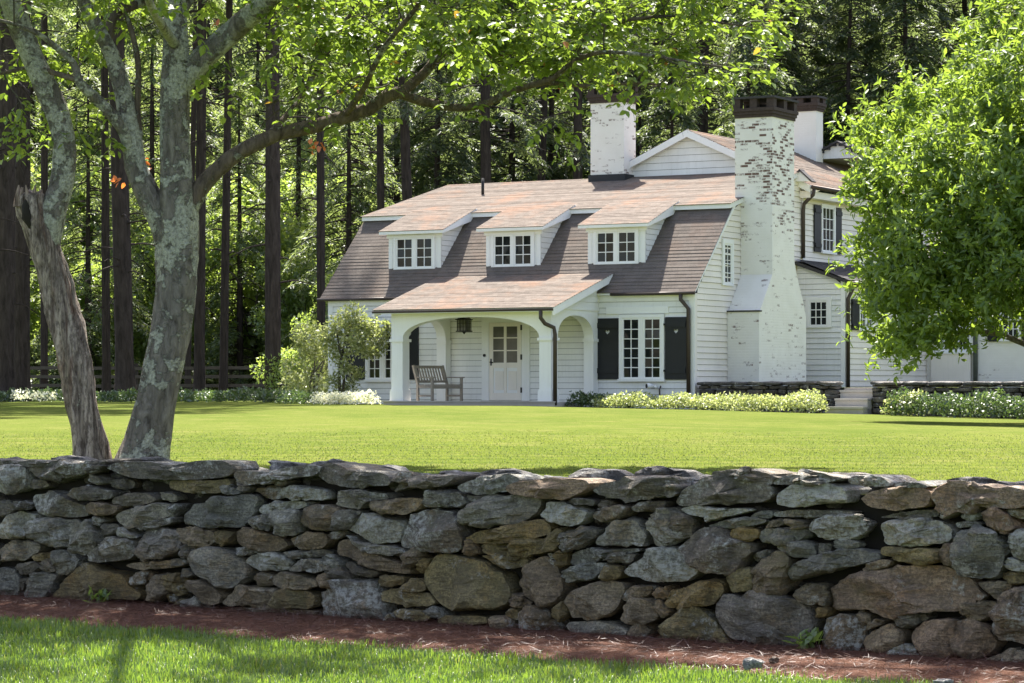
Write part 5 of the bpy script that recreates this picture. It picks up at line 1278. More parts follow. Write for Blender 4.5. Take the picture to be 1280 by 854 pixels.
# ================================================================== the dry stone wall in the foreground
TONE = {'g': (0.305, 0.288, 0.231, 0.3), 'd': (0.215, 0.192, 0.147, 0.3), 'b': (0.311, 0.246, 0.156, 0.15), 'o': (0.273, 0.217, 0.102, 0.1), 'l': (0.416, 0.386, 0.288, 0.95), 'p': (0.26, 0.225, 0.179, 0.3), 'y': (0.376, 0.272, 0.109, 0.1), 'r': (0.344, 0.251, 0.164, 0.25)}
REG = {1: (0, 560, 4.065), 2: (210, 560, 3.712), 3: (420, 570, 3.558), 4: (630, 580, 3.558), 5: (840, 580, 3.286), 6: (1050, 590, 3.235), 0: (0, 0, 1)}
ST = """1 g 0,90 60,80 130,95 140,150 120,215 40,235 -20,225
1 Dd -30,60 40,65 60,80 20,95 -30,92
1 Dd 75,75 160,60 240,70 300,62 330,70 250,95 150,100 100,88
1 Dd 130,100 220,80 330,70 420,85 470,60 430,130 330,160 270,180 190,150
1 g 430,125 500,145 520,180 490,190 440,150
1 d 115,180 150,162 215,172 225,200 160,212 120,200
1 Dd 430,90 520,50 560,60 530,100 480,120
0 Dd 128,583 150,577 190,577 215,582 250,575 290,576 300,590 285,598 230,600 160,598
1 d 340,235 370,200 440,188 510,205 590,225 560,262 430,268 360,255
1 d 520,170 570,155 640,160 660,185 640,210 560,205
1 d 560,255 640,235 740,225 800,260 760,285 640,300 560,285
1 g 770,222 830,228 874,245 880,270 820,268
1 d 140,250 250,215 330,240 370,275 440,300 440,350 350,358 220,340 160,300
1 d 0,265 50,265 80,300 60,330 0,355 -30,320
1 d 75,280 130,265 155,285 140,310 90,318
1 b 440,285 490,272 560,285 610,295 590,335 500,350 440,320
1 g 580,345 640,310 720,295 780,280 874,290 880,340 760,390 640,410 600,385
1 d 700,405 800,370 874,350 880,380 780,410 730,415
1 l 0,395 50,345 110,320 170,340 180,380 140,440 90,470 0,468 -30,430
1 g 150,415 180,365 250,350 350,355 420,385 400,450 370,495 280,495 190,470
1 g 380,460 420,370 450,365 490,420 510,480 440,540 380,540
1 d 450,350 500,345 530,375 500,400 465,385
1 d 495,420 530,390 600,395 570,440 520,455 500,440
1 l 580,425 610,395 660,435 700,455 640,460 590,440
1 g 435,555 500,490 580,440 660,460 700,490 690,550 600,580 450,582
0 p 172,678 182,666 199,661 216,661 228,670 226,685 207,698 187,701 172,694
1 g 0,490 50,475 150,480 200,495 190,530 110,570 0,570 -30,530
1 o 165,550 200,530 250,532 258,560 220,572 170,570
1 g 265,530 320,515 390,560 380,590 330,650 290,640 262,590
0 b 156,706 175,703 215,700 236,703 225,709 200,711 170,712
1 d 55,610 100,585 180,575 200,600 150,640 110,645
1 d 190,585 240,572 262,590 290,625 240,630 200,620
1 g -30,640 20,612 70,620 100,660 100,740 60,765 -30,755
1 g 120,690 160,640 240,630 290,650 270,690 250,760 180,780 150,750 160,710
1 d 105,665 130,655 125,700 110,735 100,700
1 o 255,770 260,740 330,660 400,590 470,590 520,620 640,640 660,700 740,740 720,780 600,770 520,760 420,800 330,800
1 b 655,660 700,632 770,635 740,690 680,690
1 b 738,730 800,635 860,650 850,690 860,740 800,780 760,775
1 o 815,780 850,745 890,755 880,785
0 o 205,722 225,718 232,733 222,742 208,735
2 Dd 300,140 340,105 420,110 520,95 640,80 720,90 700,130 580,135 480,160 360,175
2 Do 0,150 80,150 240,150 280,140 300,175 240,210 120,215 0,190
2 g 245,180 290,168 340,210 300,222 255,205
2 d 310,155 350,170 390,185 360,205 330,190
2 b 380,190 500,190 530,210 500,235 420,225
2 d 480,165 530,148 555,160 520,178
2 l 500,195 560,180 650,185 720,200 730,240 640,245 540,230
0 Dd 382,581 420,578 450,590 490,592 480,608 410,607
2 g 35,320 100,260 230,235 330,215 400,215 420,260 380,350 330,370 200,365 60,360
2 d 0,260 20,255 50,265 20,320 0,330
2 l 405,290 430,260 540,250 640,245 640,275 560,290 500,310 430,315
2 g 400,335 430,315 490,320 500,345 480,385 440,380
2 g 498,300 540,285 600,290 610,340 600,400 540,412 495,390 490,340
2 b 605,345 625,275 700,262 798,275 798,370 730,390 640,375
2 b 40,385 100,365 200,375 230,430 200,455 110,450 60,425
2 o 196,400 230,375 310,385 290,440 250,460 210,430
2 b 305,380 340,370 420,380 520,415 560,450 500,480 420,475 310,450
2 b 550,420 620,395 720,395 740,440 700,470 620,478 570,445
2 d 720,405 780,385 810,395 780,420 730,422
2 d 55,500 75,455 110,445 135,460 100,510 70,515
2 g 100,520 120,470 200,460 290,465 330,510 380,560 370,610 330,640 260,660 200,630 130,580
2 g 290,462 360,460 420,485 370,505 320,505
2 g 0,520 60,510 95,530 60,548 0,550
2 l 345,530 400,495 510,488 560,530 560,570 470,565 400,560
2 g 520,485 560,475 610,490 610,515 550,515
2 g 600,490 680,472 740,490 690,510 620,515
2 g 560,570 610,515 710,515 750,560 700,575 600,575
2 g 705,510 750,500 800,530 800,565 770,560
2 b 380,610 410,575 470,580 490,610 470,640 420,640
2 b 480,600 510,575 600,585 690,615 690,650 620,655 520,645
2 b 685,600 720,580 798,580 798,640 730,655 690,640
2 b 72,625 130,605 200,635 260,680 240,720 190,725 140,690
2 b 240,730 290,660 380,635 500,650 505,700 480,725 340,735
2 o 480,730 530,660 600,650 690,680 690,745 560,750 490,745
2 g 45,750 80,715 140,695 200,740 200,790 100,810 50,795
2 b 190,760 300,740 440,735 600,750 700,755 700,800 500,815 300,815 200,800
2 o 0,610 50,620 90,640 70,680 30,685 0,650
2 d 50,560 90,565 110,590 80,605 50,590
2 d 0,690 40,680 30,720 0,725
2 o 20,725 60,695 80,715 40,735
0 p 397,742 410,728 440,724 465,728 478,745 480,775 470,785 440,788 405,786
3 Dd 0,90 60,75 150,65 250,80 260,130 150,140 40,140 0,120
3 Dd 250,95 330,80 340,130 300,150 260,150
3 Dp 330,100 380,85 470,90 560,80 500,130 400,145 350,140
0 Dg 570,609 600,597 640,592 652,600 645,613 590,617
3 g 0,160 80,150 160,160 230,165 240,190 150,200 120,235 40,225 0,215
3 b 145,225 160,200 280,185 390,190 370,240 300,260 200,250 150,245
3 g 375,225 410,165 450,150 540,165 580,205 540,230 440,235
3 d 559,175 640,180 720,165 720,180 620,200 585,205
0 g 573,646 578,637 600,627 640,619 677,620 672,640 650,655 600,659 580,656
3 d 0,240 100,240 110,255 60,300 30,330 -10,330
3 l 35,325 60,290 120,245 190,270 290,290 290,360 260,395 170,385 110,360
3 p 280,400 300,300 320,255 400,240 520,235 560,300 580,370 560,420 480,430 380,425
3 b 0,370 60,375 170,430 260,470 345,500 345,530 260,525 150,490 60,450 -10,440
3 g 40,345 100,385 260,400 310,430 250,448 120,410
3 b 296,445 340,420 380,440 370,490 320,490
3 o 350,510 390,445 415,455 400,500 370,530
3 d 35,490 60,470 120,495 200,520 150,545 80,530
3 d -20,450 30,490 70,540 40,560 -20,560
3 o 190,560 210,530 310,535 300,570 240,585 195,580
3 o 280,600 330,545 390,545 400,600 350,610
3 o 180,640 200,595 280,590 330,610 420,610 440,660 350,675 260,660
3 o 380,530 430,440 510,430 640,470 690,520 740,510 790,600 765,670 700,700 600,670 500,700 460,680 410,600
3 o 250,690 300,680 380,685 430,720 380,740 290,725
3 g 380,690 440,670 470,710 460,730 400,715
3 o 440,745 460,715 560,705 680,715 680,745 560,755 460,758
3 o 190,760 240,690 260,720 240,765
0 o 583,674 592,665 620,660 680,648 690,655 688,668 640,680 600,680
0 o 594,681 610,676 690,672 678,695 640,698 600,690
3 b 560,410 590,380 620,400 630,440 590,445
0 o 594,694 620,695 655,697 655,708 630,711
0 b 612,782 615,772 630,768 642,775 644,790 630,796 617,794
4 Dr 10,100 60,80 200,65 370,65 400,85 380,120 270,165 150,150 30,135
4 Dd 385,115 450,85 560,65 765,60 770,130 700,150 600,160 420,140
4 l 160,235 185,165 260,168 360,205 380,220 340,270 290,278 200,255
4 d 270,165 330,150 390,165 390,185 330,185
4 b 380,235 440,195 520,180 560,190 530,240 440,260 400,250
4 d 390,175 450,160 470,185 420,205 395,205
4 d 559,200 600,165 720,165 690,205 590,215
4 g 395,350 450,290 540,235 600,260 630,320 620,370 520,360 430,365
0 g 806,659 813,645 830,636 848,640 862,650 858,668 845,679 818,678
4 o 170,360 190,320 240,280 280,300 260,350 220,395 185,400
4 d 240,370 270,300 340,275 420,290 390,330 330,370 270,395
4 y 190,405 250,390 270,410 260,455 210,430
4 g 270,450 290,400 380,370 470,380 600,375 600,390 480,410 420,430 340,460
4 g 235,500 280,470 360,450 450,440 460,470 380,510 270,535
4 d 427,415 500,395 580,400 560,440 490,445
0 l 773,716 800,700 805,688 825,683 850,683 876,695 874,715 858,729 820,727
4 o 420,510 460,450 510,450 520,500 480,520
4 b 65,520 90,450 150,410 200,415 240,460 270,550 260,610 200,640 130,620 80,580
4 b 260,610 330,545 400,520 530,520 540,560 510,640 470,680 380,695 300,690 280,640
4 b 505,590 530,560 600,540 660,545 650,580 580,610 520,615
4 b 655,600 670,550 720,540 735,575 730,600
0 o 836,750 845,737 862,735 866,745 855,760 840,758
4 b 510,690 550,620 600,590 660,600 700,660 690,690 600,730 530,710
4 b 666,620 700,605 750,650 740,680 700,680
4 g 265,720 320,700 460,695 560,740 540,770 480,785 400,795 340,780
4 b 555,780 570,720 610,705 660,740 620,800 580,802
0 o 808,810 822,790 845,768 860,759 885,768 898,790 893,812 870,820 830,820
4 b 70,770 80,660 120,620 170,640 210,680 240,730 230,770 150,785 90,780
4 o 0,670 40,640 70,650 70,690 40,690
4 b 0,580 60,580 130,620 80,640 20,620
4 o 215,650 270,590 270,670 240,700 225,680
5 Dd 20,165 40,110 140,65 250,50 400,90 430,130 370,160 200,165 60,175
5 Dd 160,50 200,25 330,22 430,45 420,80 380,80 270,55
5 l 20,190 100,170 180,185 300,180 340,190 260,210 160,230 80,215
5 d -20,200 40,190 80,230 80,290 30,310 -20,300
5 Dd -20,60 30,55 35,110 10,130 -20,120
5 Dl 425,115 500,85 600,80 720,95 720,165 600,160 480,180 435,165
5 Dd 420,80 470,45 540,38 650,50 700,60 600,78 500,85
5 g 400,215 400,200 500,190 720,195 720,212 560,220 420,220
5 g 310,215 360,192 395,195 380,220 320,222
5 g 145,255 200,235 300,222 385,230 370,245 290,262 190,265
5 y 230,290 265,258 350,270 345,300 290,315 250,305
5 p 30,350 60,300 110,265 190,265 250,305 340,325 340,350 300,400 240,465 170,450 60,420
5 g 345,300 370,270 440,260 540,265 550,300 480,325 380,325
5 b 370,265 400,225 450,235 440,258
5 b 461,225 540,235 540,262 490,262
0 l 1004,658 1013,650 1035,647 1062,645 1085,655 1078,668 1060,674 1022,673
5 g 430,350 440,325 520,315 580,330 590,370 540,390 470,375
5 g 580,345 600,325 650,330 645,365 590,368
5 g 645,330 680,312 740,318 760,340 700,350
5 g 310,385 370,355 420,360 400,380 340,405
5 b 340,470 370,400 430,360 480,390 490,470 470,520 420,540 350,520
0 g 985,715 992,703 1030,692 1060,687 1102,690 1100,700 1060,708 1030,716 990,727
5 o -10,560 30,510 150,475 200,480 210,530 160,580 60,595 0,585
5 o 210,470 280,430 330,420 340,470 330,525 240,535
5 p 175,580 230,540 350,535 480,550 560,580 600,660 580,710 510,750 440,762 340,740 240,720 200,660
5 b 500,520 540,490 610,490 630,510 590,575 520,570
5 b 590,545 620,520 635,545 620,590 600,585
5 y 580,600 600,585 640,600 630,630 590,635
5 o 160,740 190,670 220,710 230,745 200,755
0 b 1024,790 1035,772 1053,767 1078,772 1082,790 1070,815 1052,827 1030,815
5 b 210,760 230,730 330,745 330,780 260,785
5 b 390,760 470,760 480,785 410,790
6 Dr 80,110 120,75 230,62 340,65 380,85 360,145 260,150 150,155 100,130
6 Dr 360,70 420,45 744,60 790,100 744,155 640,145 540,160 480,155 400,200 390,170 375,120
6 Dd 215,55 290,35 360,60 300,65
6 Dd 30,30 60,12 150,15 205,45 190,60 110,60 40,50
6 g 150,185 230,165 330,150 390,165 380,185 250,190
6 l 165,205 240,195 390,190 440,220 465,265 420,290 330,295 170,305
6 o 165,320 190,300 300,310 410,310 410,370 340,378 220,350 175,335
6 b 410,350 430,290 465,285 480,330 480,385 420,380
6 g 465,270 480,235 560,225 650,240 670,310 650,390 640,430 540,430 480,395
6 g 675,300 700,250 744,215 790,230 800,340 744,365 690,340
6 l 655,360 680,335 744,370 780,400 744,405 680,390
6 o 650,410 680,400 744,415 760,440 700,450 655,435
6 d 455,225 460,205 540,200 590,210 520,225
6 l 485,180 520,158 570,165 560,195 500,195
6 r 575,185 600,160 640,150 700,200 710,235 660,245 620,220
6 b 640,150 744,155 744,200 700,190
6 b 85,385 180,355 210,360 200,385 110,405
6 r -65,520 -50,460 0,430 100,400 240,385 300,375 460,385 560,440 600,510 520,560 380,565 260,575 210,600 130,560 0,565 -50,560
6 b 555,450 600,437 690,445 680,490 640,520 590,480
6 b 490,570 510,535 590,525 630,540 600,600 560,612 500,590
6 r 590,640 620,560 680,490 744,450 800,470 800,680 744,690 660,685 620,670
6 b 50,590 90,570 130,585 100,618 60,605
6 g 215,595 250,580 340,562 350,595 300,620 250,630
6 b 100,640 130,590 185,600 150,625
6 b 90,680 120,640 200,610 260,640 275,680 250,720 180,740 110,715
6 r 280,660 320,620 400,590 480,590 470,640 500,700 470,755 350,755 310,715
6 r 435,640 470,595 540,590 600,630 640,690 600,745 520,770 460,720
6 l 195,750 210,715 260,700 310,720 330,750 270,775 210,780
6 b 285,785 330,760 430,755 510,770 500,800 350,815
6 b 80,750 100,710 160,740 200,775 90,790
6 b 560,800 600,760 700,715 760,710 800,770 780,864 600,850"""
E_N = Vector((-WB.x, -WB.y, 0)); ORG = WL
def onwall(x, y):                                  # photo pixel -> (along, up) on the wall's front plane
    d = Vector(((x - CX) / F, 1.0, 0)); 
    t = (ORG.dot(WB)) / d.dot(WB)
    p = d * t
    return ((p - ORG).dot(WD), CZ - (y - HY) / F * t)
def stone_mesh(poly, depth_back, bulge, push, seed, cap=False, n=60):
    """rounded irregular stone: front face domed towards the viewer, body going back into the wall"""
    pts = [Vector(p) for p in poly]
    A = sum(a.x * b.y - b.x * a.y for a, b in zip(pts, pts[1:] + pts[:1]))
    if A < 0: pts.reverse()
    for cut in (.16, .22):
        q = []
        for a, b in zip(pts, pts[1:] + pts[:1]): q += [a.lerp(b, cut), a.lerp(b, 1 - cut)]
        pts = q
    per = [0.0]
    for a, b in zip(pts, pts[1:] + pts[:1]): per.append(per[-1] + (b - a).length)
    out = []
    for i in range(n):
        t = per[-1] * i / n; k = max(j for j in range(len(pts)) if per[j] <= t + 1e-9)
        out.append(pts[k].lerp(pts[(k + 1) % len(pts)], (t - per[k]) / max(per[k + 1] - per[k], 1e-9)))
    c = sum(out, Vector((0, 0))) / n
    out = [c + (p - c) * .96 for p in out]
    size = min(max(p.x for p in out) - min(p.x for p in out), max(p.y for p in out) - min(p.y for p in out))
    prof = []                                        # (scale, depth toward viewer)
    K = 13
    e = .44 if not cap else .32
    for k in range(K + 1):
        f = k / K * math.pi / 2
        prof.append((max(0.0, math.cos(f)) ** e, bulge * math.sin(f) ** .62))
    prof = [(.80, -depth_back), (.95, -depth_back * .75), (1.0, -depth_back * .45), (1.01, -depth_back * .2)] + prof
    tilt = (random.gauss(0, .10), random.gauss(0, .10))
    V, Fq = [], []
    so = Vector((seed * 3.17, seed * 1.31, seed * .73))
    strat = random.uniform(-.25, .25); lay = random.choice((.25, .6, 1.0, 1.3)) * (1.3 if cap else 1)
    for s, dd in prof[:-1]:
        for p in out:
            q = c + (p - c) * s
            v = Vector((q.x, q.y, dd + push + ((q.x - c.x) * tilt[0] + (q.y - c.y) * tilt[1]) * (1 if dd >= 0 else .3)))
            V.append(v)
    m = len(prof) - 1
    for j in range(m - 1):
        for i in range(n): Fq.append((j * n + i, j * n + (i + 1) % n, (j + 1) * n + (i + 1) % n, (j + 1) * n + i))
    ci = len(V); V.append(Vector((c.x, c.y, prof[-1][1] + push)))
    for i in range(0, n, 2): Fq.append(((m - 1) * n + i, (m - 1) * n + i + 1, (m - 1) * n + (i + 2) % n, ci))
    amp = .055 * size + .006
    # cleaved faces: the front is cut by a few tilted planes
    rs_ = random.Random(int(seed * 131) + 5)
    cuts = []
    for _ in range(rs_.choice((5, 6, 7, 9))):
        an = rs_.uniform(0, 6.283); sl_ = rs_.uniform(.3, 1.15); off = rs_.uniform(-.04, .30) * size
        cuts.append((math.cos(an) * sl_, math.sin(an) * sl_ * (1.5 if cap else 1), bulge * rs_.uniform(.75, 1.05) + off * sl_))
    for v in V:
        d0 = v.z - push
        if d0 > 0: v.z = push + max(0.0, min([d0] + [c_ - a_ * (v.x - c.x) - b_ * (v.y - c.y) for a_, b_, c_ in cuts]))
    R_ = []
    for v in V:
        q = v + so
        a = mn.noise(q * (2.2 / max(size, .08)) * .8) * amp * 1.3                 # big facets
        ridg = 1 - abs(mn.noise(Vector((q.x * 5, (q.y + strat * q.x) * 26, q.z * 6)))) * 2      # bedding layers
        b = ridg * (.011 if not cap else .015) * lay + mn.noise(q * 17) * .013 + mn.noise(q * 43) * .007
        cell = mn.cell(Vector((q.x * 6, (q.y + strat * q.x) * 19, q.z * 6))) * .015 * lay
        dv = Vector((v.x - c.x, v.y - c.y, (v.z - push) * 1.6 + .02))
        dv = dv.normalized() if dv.length > 1e-6 else Vector((0, 0, 1))
        R_.append(v + dv * (a + b + cell))
    return R_, Fq, size
def to_world(v): return ORG + WD * v.x + Vector((0, 0, v.y)) - WB * v.z
wall = empty('dry_stone_wall', tuple(ORG + WD * 4.3 + WB * .3), 'long mossy dry stone wall of grey and brown fieldstones across the foreground', 'stone wall')
wl = Vector(wall.location)
stones = []; si = 0
for line in ST.strip().split('\n'):
    r_, code, *pt = line.split(); ox, oy, s = REG[int(r_)]
    cap = code[0] == 'D'; code = code[-1]; si += 1
    poly = []
    for q in pt:
        x, y = map(float, q.split(',')); poly.append(onwall(ox + x / s, oy + y / s))
    stones.append((poly, code, cap))
# the wall goes on past both edges of the photo
rx = random.Random(31)
for lo, hi in ((-7.0, -.12), (8.75, 15.5)):
    z = 0.0
    while z < .98:
        h = rx.uniform(.10, .24); a = lo
        if z + h > .95: h = 1.06 - z
        while a < hi:
            L = h * rx.uniform(1.1, 2.6); L = min(L, hi - a + .05)
            poly = [(a + L * .02, z + h * rx.uniform(.2, .4)), (a + L * rx.uniform(.1, .3), z + h * rx.uniform(0, .1)), (a + L * rx.uniform(.6, .9), z + h * rx.uniform(0, .1)), (a + L * .98, z + h * rx.uniform(.3, .6)), (a + L * rx.uniform(.65, .9), z + h * rx.uniform(.9, 1)), (a + L * rx.uniform(.15, .35), z + h * rx.uniform(.9, 1))]
            stones.append((poly, rx.choice('ggdbbo') if z < .8 else 'd', z > .82)); a += L + .01
        z += h
built = []
for i, (poly, code, cap) in enumerate(stones):
    xs = [p[0] for p in poly]; ys = [p[1] for p in poly]; size = min(max(xs) - min(xs), max(ys) - min(ys))
    bulge = min(.12, .035 + .30 * size) * (1 if not cap else .8)
    push = random.uniform(-.035, .02) + (.02 if cap else 0) - (.03 if size < .08 else 0)
    V, Fq, s = stone_mesh(poly, (.42 if cap else .16 + size * .4), bulge, push, i + 1, cap)
    t = TONE[code]; j = random.uniform(.8, 1.25); w = random.uniform(-.05, .05)
    tone = (t[0] * j * (1 + w), t[1] * j, t[2] * j * (1 - w), min(1, max(0, t[3] + random.gauss(0, .2))))
    Vw = [tuple(to_world(v) - wl) for v in V]
    built.append((abs((max(xs) - min(xs)) * (max(ys) - min(ys))), Vw, Fq, tone, -0.15 < sum(xs) / len(xs) < 8.8))
# flat stones behind the front caps and rubble in the joints
small = [[], [], []]
def add_small(Vw, Fq, tone):
    o = len(small[0]); small[0].extend(Vw); small[1].extend([tuple(q + o for q in f) for f in Fq]); small[2].extend([tone] * len(Vw))
rs = random.Random(8)
a = -6.8
while a < 15.3:
    L = rs.uniform(.25, .6)
    for dpt in (.22, .45):
        ht = 1.03 + rs.uniform(-.03, .05) + (.03 if dpt > .3 else .0)
        poly = [(a, ht - .06), (a + L * .2, ht - .11), (a + L * .85, ht - .11), (a + L, ht - .05), (a + L * .8, ht), (a + L * .2, ht)]
        V, Fq, s = stone_mesh(poly, .16, .10, -dpt, rs.random() * 99, True, 24)
        tt = rs.uniform(.13, .22); add_small([tuple(to_world(v) - wl) for v in V], Fq, (tt * 1.05, tt, tt * .95, rs.random() * .5))
    a += L
for k in range(380):
    a = rs.uniform(-6.8, 15.3); z = rs.uniform(.02, .96); w_, h_ = rs.uniform(.06, .2), rs.uniform(.03, .09)
    poly = [(a + w_ / 2 * math.cos(t) * rs.uniform(.8, 1.2), z + h_ / 2 * math.sin(t) * rs.uniform(.8, 1.2)) for t in [q * math.pi / 4 for q in range(8)]]
    V, Fq, s = stone_mesh(poly, .08, .05, -.14 - rs.random() * .06, rs.random() * 99, False, 16)
    tt = rs.uniform(.09, .17); add_small([tuple(to_world(v) - wl) for v in V], Fq, (tt * 1.1, tt, tt * .85, rs.random() * .3))
built.sort(key=lambda q: (-q[4], -q[0]))
for i, (ar, Vw, Fq, tone, vis) in enumerate(built):
    if i < 98: np_mesh('stone', Vw, Fq, M['field'], wall, True, tone=[tone] * len(Vw)).data.set_sharp_from_angle(angle=R(24))
    else: add_small(Vw, Fq, tone)
sm = np_mesh('small_stones', small[0], small[1], M['field'], wall, True, tone=small[2]); sm['kind'] = 'stuff'; sm.data.set_sharp_from_angle(angle=R(24))
mb = MB()
P = [tuple(to_world(Vector(q)) - wl) for q in ((-7, -.2, -.17), (15.4, -.2, -.17), (15.4, -.2, -.55), (-7, -.2, -.55), (-7, .985, -.17), (15.4, .985, -.17), (15.4, .985, -.55), (-7, .985, -.55))]
for q in ((0, 1, 5, 4), (4, 5, 6, 7), (2, 3, 7, 6), (1, 2, 6, 5), (3, 0, 4, 7)): mb.face([P[k] for k in q], M['core'])
mb.build('wall_core', wall)
weed(tuple(to_world(Vector((*onwall(140, 760), .12))))[:2] + (.03,), 1, .16, 'small green weed growing in the mulch at the left')
weed(tuple(to_world(Vector((*onwall(1018, 800), .1))))[:2] + (.03,), 2, .14, 'green weed sprouting between two boulders at the wall foot')
for i, (x, y, w_, lab) in enumerate(((943, 829, .05, 'pale flat pebble on the mulch under the big boulder'), (1180, 851, .06, 'pale grey pebble on the mulch at the lower right edge'), (968, 822, .045, 'brownish chip of stone on the mulch beside the pale pebble'))):
    d = (CZ - .06) * F / (y - HY); p = px(x, y, d)
    V, Fq, s = stone_mesh([(w_ * math.cos(t) * (1 + .2 * math.sin(t * 3 + i)), w_ * .5 * math.sin(t)) for t in [q * math.pi / 5 for q in range(10)]], .03, .02, 0, i + 700, False, 20)
    o = np_mesh('pebble', [(v.x, v.y, v.z) for v in V], Fq, M['field'], smooth=True, tone=[(.3, .3, .3, .6) if i < 2 else (.2, .14, .1, .2)] * len(V)); o.location = p; o.rotation_euler = (0, 0, .4 * i); tag(o, lab, 'pebble')

# ================================================================== grass blades and needles
M['blade'] = mat_leaf('grass_blade', (0.05, 0.10, 0.018), (0.11, 0.17, 0.03), .42, (0.16, 0.23, 0.035), .4, .05, (0.20, 0.17, 0.07), .04)
M['blade_sun'] = mat_leaf('mown_grass_blade', (0.075, 0.112, 0.02), (0.105, 0.137, 0.028), .38, (0.14, 0.172, 0.036), .5, .02, field=(0.14, 0.162, 0.04))
def blades(name, label, P, h, w, mat, lean=.45):
    n = len(P); d = rng.uniform(0, 2 * math.pi, n); L = h * rng.uniform(.55, 1.25, n)
    w = np.broadcast_to(np.asarray(w), (n,))
    out = np.stack([np.cos(d), np.sin(d), np.zeros(n)], 1); S = np.stack([-np.sin(d), np.cos(d), np.zeros(n)], 1) * (w * rng.uniform(.7, 1.3, n))[:, None]
    ln = rng.uniform(.1, 1.0, n)[:, None] * lean
    mid = P + out * ln * L[:, None] * .35 + np.array([0, 0, 1.0]) * L[:, None] * .58
    tip = P + out * ln * L[:, None] * 1.0 + np.array([0, 0, 1.0]) * L[:, None] * (1 - .35 * ln)
    V = np.stack([P - S, P + S, mid + S * .75, tip, mid - S * .75], 1).reshape(-1, 3)
    b = (np.arange(n) * 5)[:, None]
    me_f = np.concatenate([b + np.array([[0, 1, 2, 4]]), b + np.array([[4, 2, 3, 3]])], 0)
    # second row is a triangle: build with triangles only
    tri = np.concatenate([b + np.array([[0, 1, 2]]), b + np.array([[0, 2, 4]]), b + np.array([[4, 2, 3]])], 0)
    return tag(np_mesh(name, V, tri, mat), label, 'grass', kind='stuff')
n = 150000
A = rng.uniform(-1.5, 10.5, n); B = -rng.uniform(.85, 6.2, n)
edge = np.array([mulch_edge(a) for a in np.linspace(-2, 11, 400)]); ed = np.interp(A, np.linspace(-2, 11, 400), edge)
keep = (B < ed + .12 * rng.normal(size=n)); A, B = A[keep], B[keep]
P = np.stack([WL.x + WD.x * A + WB.x * B, WL.y + WD.y * A + WB.y * B, np.full(len(A), -.015)], 1)
vis = (P[:, 1] > 13.6) & (np.abs(P[:, 0]) < .21 * P[:, 1] + .6)
P = P[vis]; print('near blades', len(P))
hh = np.array([.055 + .03 * mn.noise(Vector((p[0] * 1.7, p[1] * 1.7, 0))) for p in P])
blades('grass', 'long green grass in front of the stone wall', P, hh, .0032, M['blade'], .8)
n = 560000
Yb = 15.5 + 47 * rng.random(n) ** 1.25; P = np.stack([rng.uniform(-1, 1, n) * (.21 * Yb + .6), Yb, np.zeros(n)], 1)
vis = ((P[:, 0] - WL.x) * WB.x + (P[:, 1] - WL.y) * WB.y > .3) & (rng.random(n) < np.clip((38 - Yb) / 20, 0, 1) * .8); P = P[vis]
P[:, 2] = [zg(p[0], p[1]) - .005 + .02 * mn.noise(Vector((p[0] * .3, p[1] * .3, 0))) for p in P]; print('lawn blades', len(P))
blades('grass', 'sunlit mown grass of the lawn behind the stone wall', P, .020 + 0 * P[:, 1], .0030 * P[:, 1] / 20, M['blade_sun'], 1.0)
# pine needles lying on the mulch
M['needle_litter'] = mat_leaf('fallen_pine_needles', (0.055, 0.022, 0.014), (0.13, 0.056, 0.036), .1, (0.14, 0.07, 0.04))
n = 27000
A = rng.uniform(-1.5, 10.5, n); B = -rng.random(n) * 1.35 + .12
ed = np.interp(A, np.linspace(-2, 11, 400), edge); keep = B > ed - .1; A, B = A[keep], B[keep]; n = len(A)
f = np.clip((B - ed[keep]) / (0.25 - ed[keep]), 0, 1)
z = -.015 + .075 * np.sin(np.minimum(1, f * 2.2) * math.pi / 2) + rng.uniform(0, .018, n)
P = np.stack([WL.x + WD.x * A + WB.x * B, WL.y + WD.y * A + WB.y * B, z], 1)
D = rng.normal(size=(n, 3)); D[:, 2] *= .25
V, Fc = leaves4(P, D, np.tile(np.array([0, 0, 1.0]), (n, 1)) + rng.normal(size=(n, 3)) * .3, rng.uniform(.05, .11, n), np.full(n, .0028), .3)
tag(np_mesh('pine_needles', V, Fc, M['needle_litter']), 'fallen reddish pine needles on the mulch', 'needles', kind='stuff')

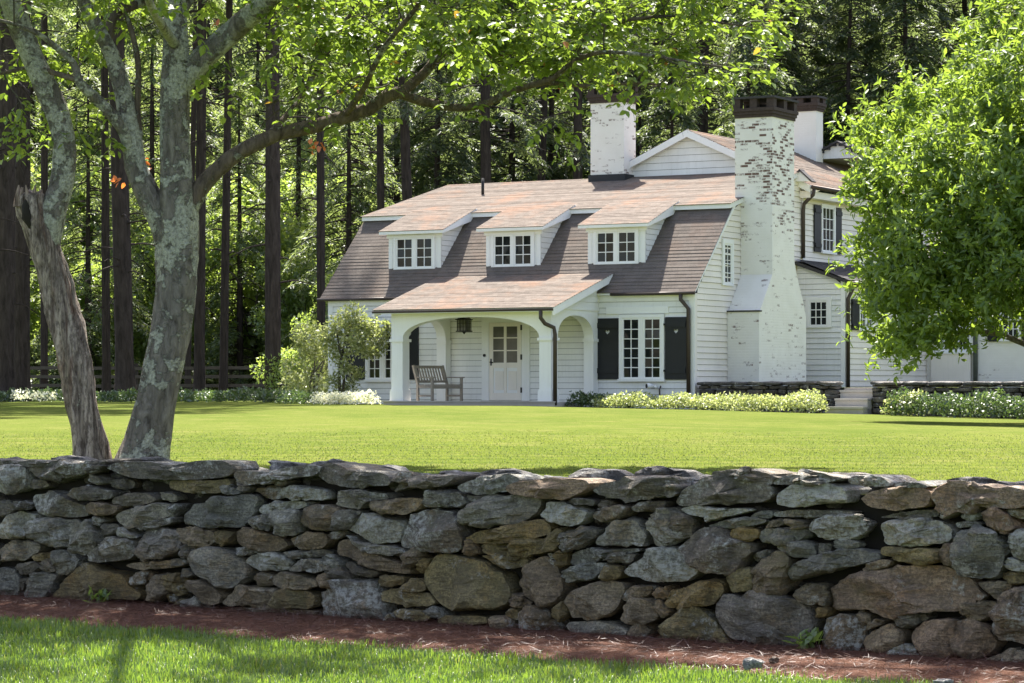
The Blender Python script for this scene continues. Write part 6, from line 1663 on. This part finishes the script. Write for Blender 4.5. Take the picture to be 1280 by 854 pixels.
# ================================================================== light, sky, camera
w = bpy.data.worlds.new('World'); sc.world = w; w.use_nodes = True
nt = w.node_tree; nt.nodes.clear()
sky = nt.nodes.new('ShaderNodeTexSky'); sky.sky_type = 'NISHITA'; sky.sun_disc = False
SUN = Vector((-.09, 1.41, 2.35)).normalized()
sky.sun_elevation = math.asin(SUN.z); sky.sun_rotation = math.atan2(SUN.x, SUN.y)
sky.altitude = 200; sky.air_density = 1.0; sky.dust_density = 2.0; sky.ozone_density = .6
bg = nt.nodes.new('ShaderNodeBackground'); bg.inputs[1].default_value = 0.11
wm = nt.nodes.new('ShaderNodeMix'); wm.data_type = 'RGBA'; wm.blend_type = 'MULTIPLY'; wm.inputs[0].default_value = 1.0
wm.inputs[7].default_value = (1.10, .955, .90, 1)                                    # the photograph's white balance is set for the shade
wo = nt.nodes.new('ShaderNodeOutputWorld'); nt.links.new(sky.outputs[0], wm.inputs[6]); nt.links.new(wm.outputs[2], bg.inputs[0]); nt.links.new(bg.outputs[0], wo.inputs[0])
sl = bpy.data.lights.new('sun', 'SUN'); sl.energy = 5.0; sl.angle = R(.53); sl.color = (1.0, .955, .88)
so = bpy.data.objects.new('sun', sl); COL.objects.link(so)
so.rotation_euler = (-SUN).to_track_quat('-Z', 'Y').to_euler(); so.location = (0, 60, 60)
cam = bpy.data.cameras.new('camera'); co = bpy.data.objects.new('camera', cam); COL.objects.link(co)
co.location = (0, 0, CZ); co.rotation_euler = (R(90), 0, 0)
cam.sensor_width = 36; cam.lens = 36 * F / 1280; cam.shift_y = (HY - 427) / 1280; cam.clip_start = .1; cam.clip_end = 3000
sc.camera = co
vs = sc.view_settings; vs.view_transform = 'Standard'; vs.look = 'None'; vs.gamma = 1.0; vs.use_curve_mapping = False; vs.exposure = 1.92
sc.cycles.use_denoising = True; sc.cycles.max_bounces = 8; sc.cycles.transmission_bounces = 4; sc.cycles.diffuse_bounces = 4; sc.cycles.glossy_bounces = 2
sc.cycles.sample_clamp_indirect = 6
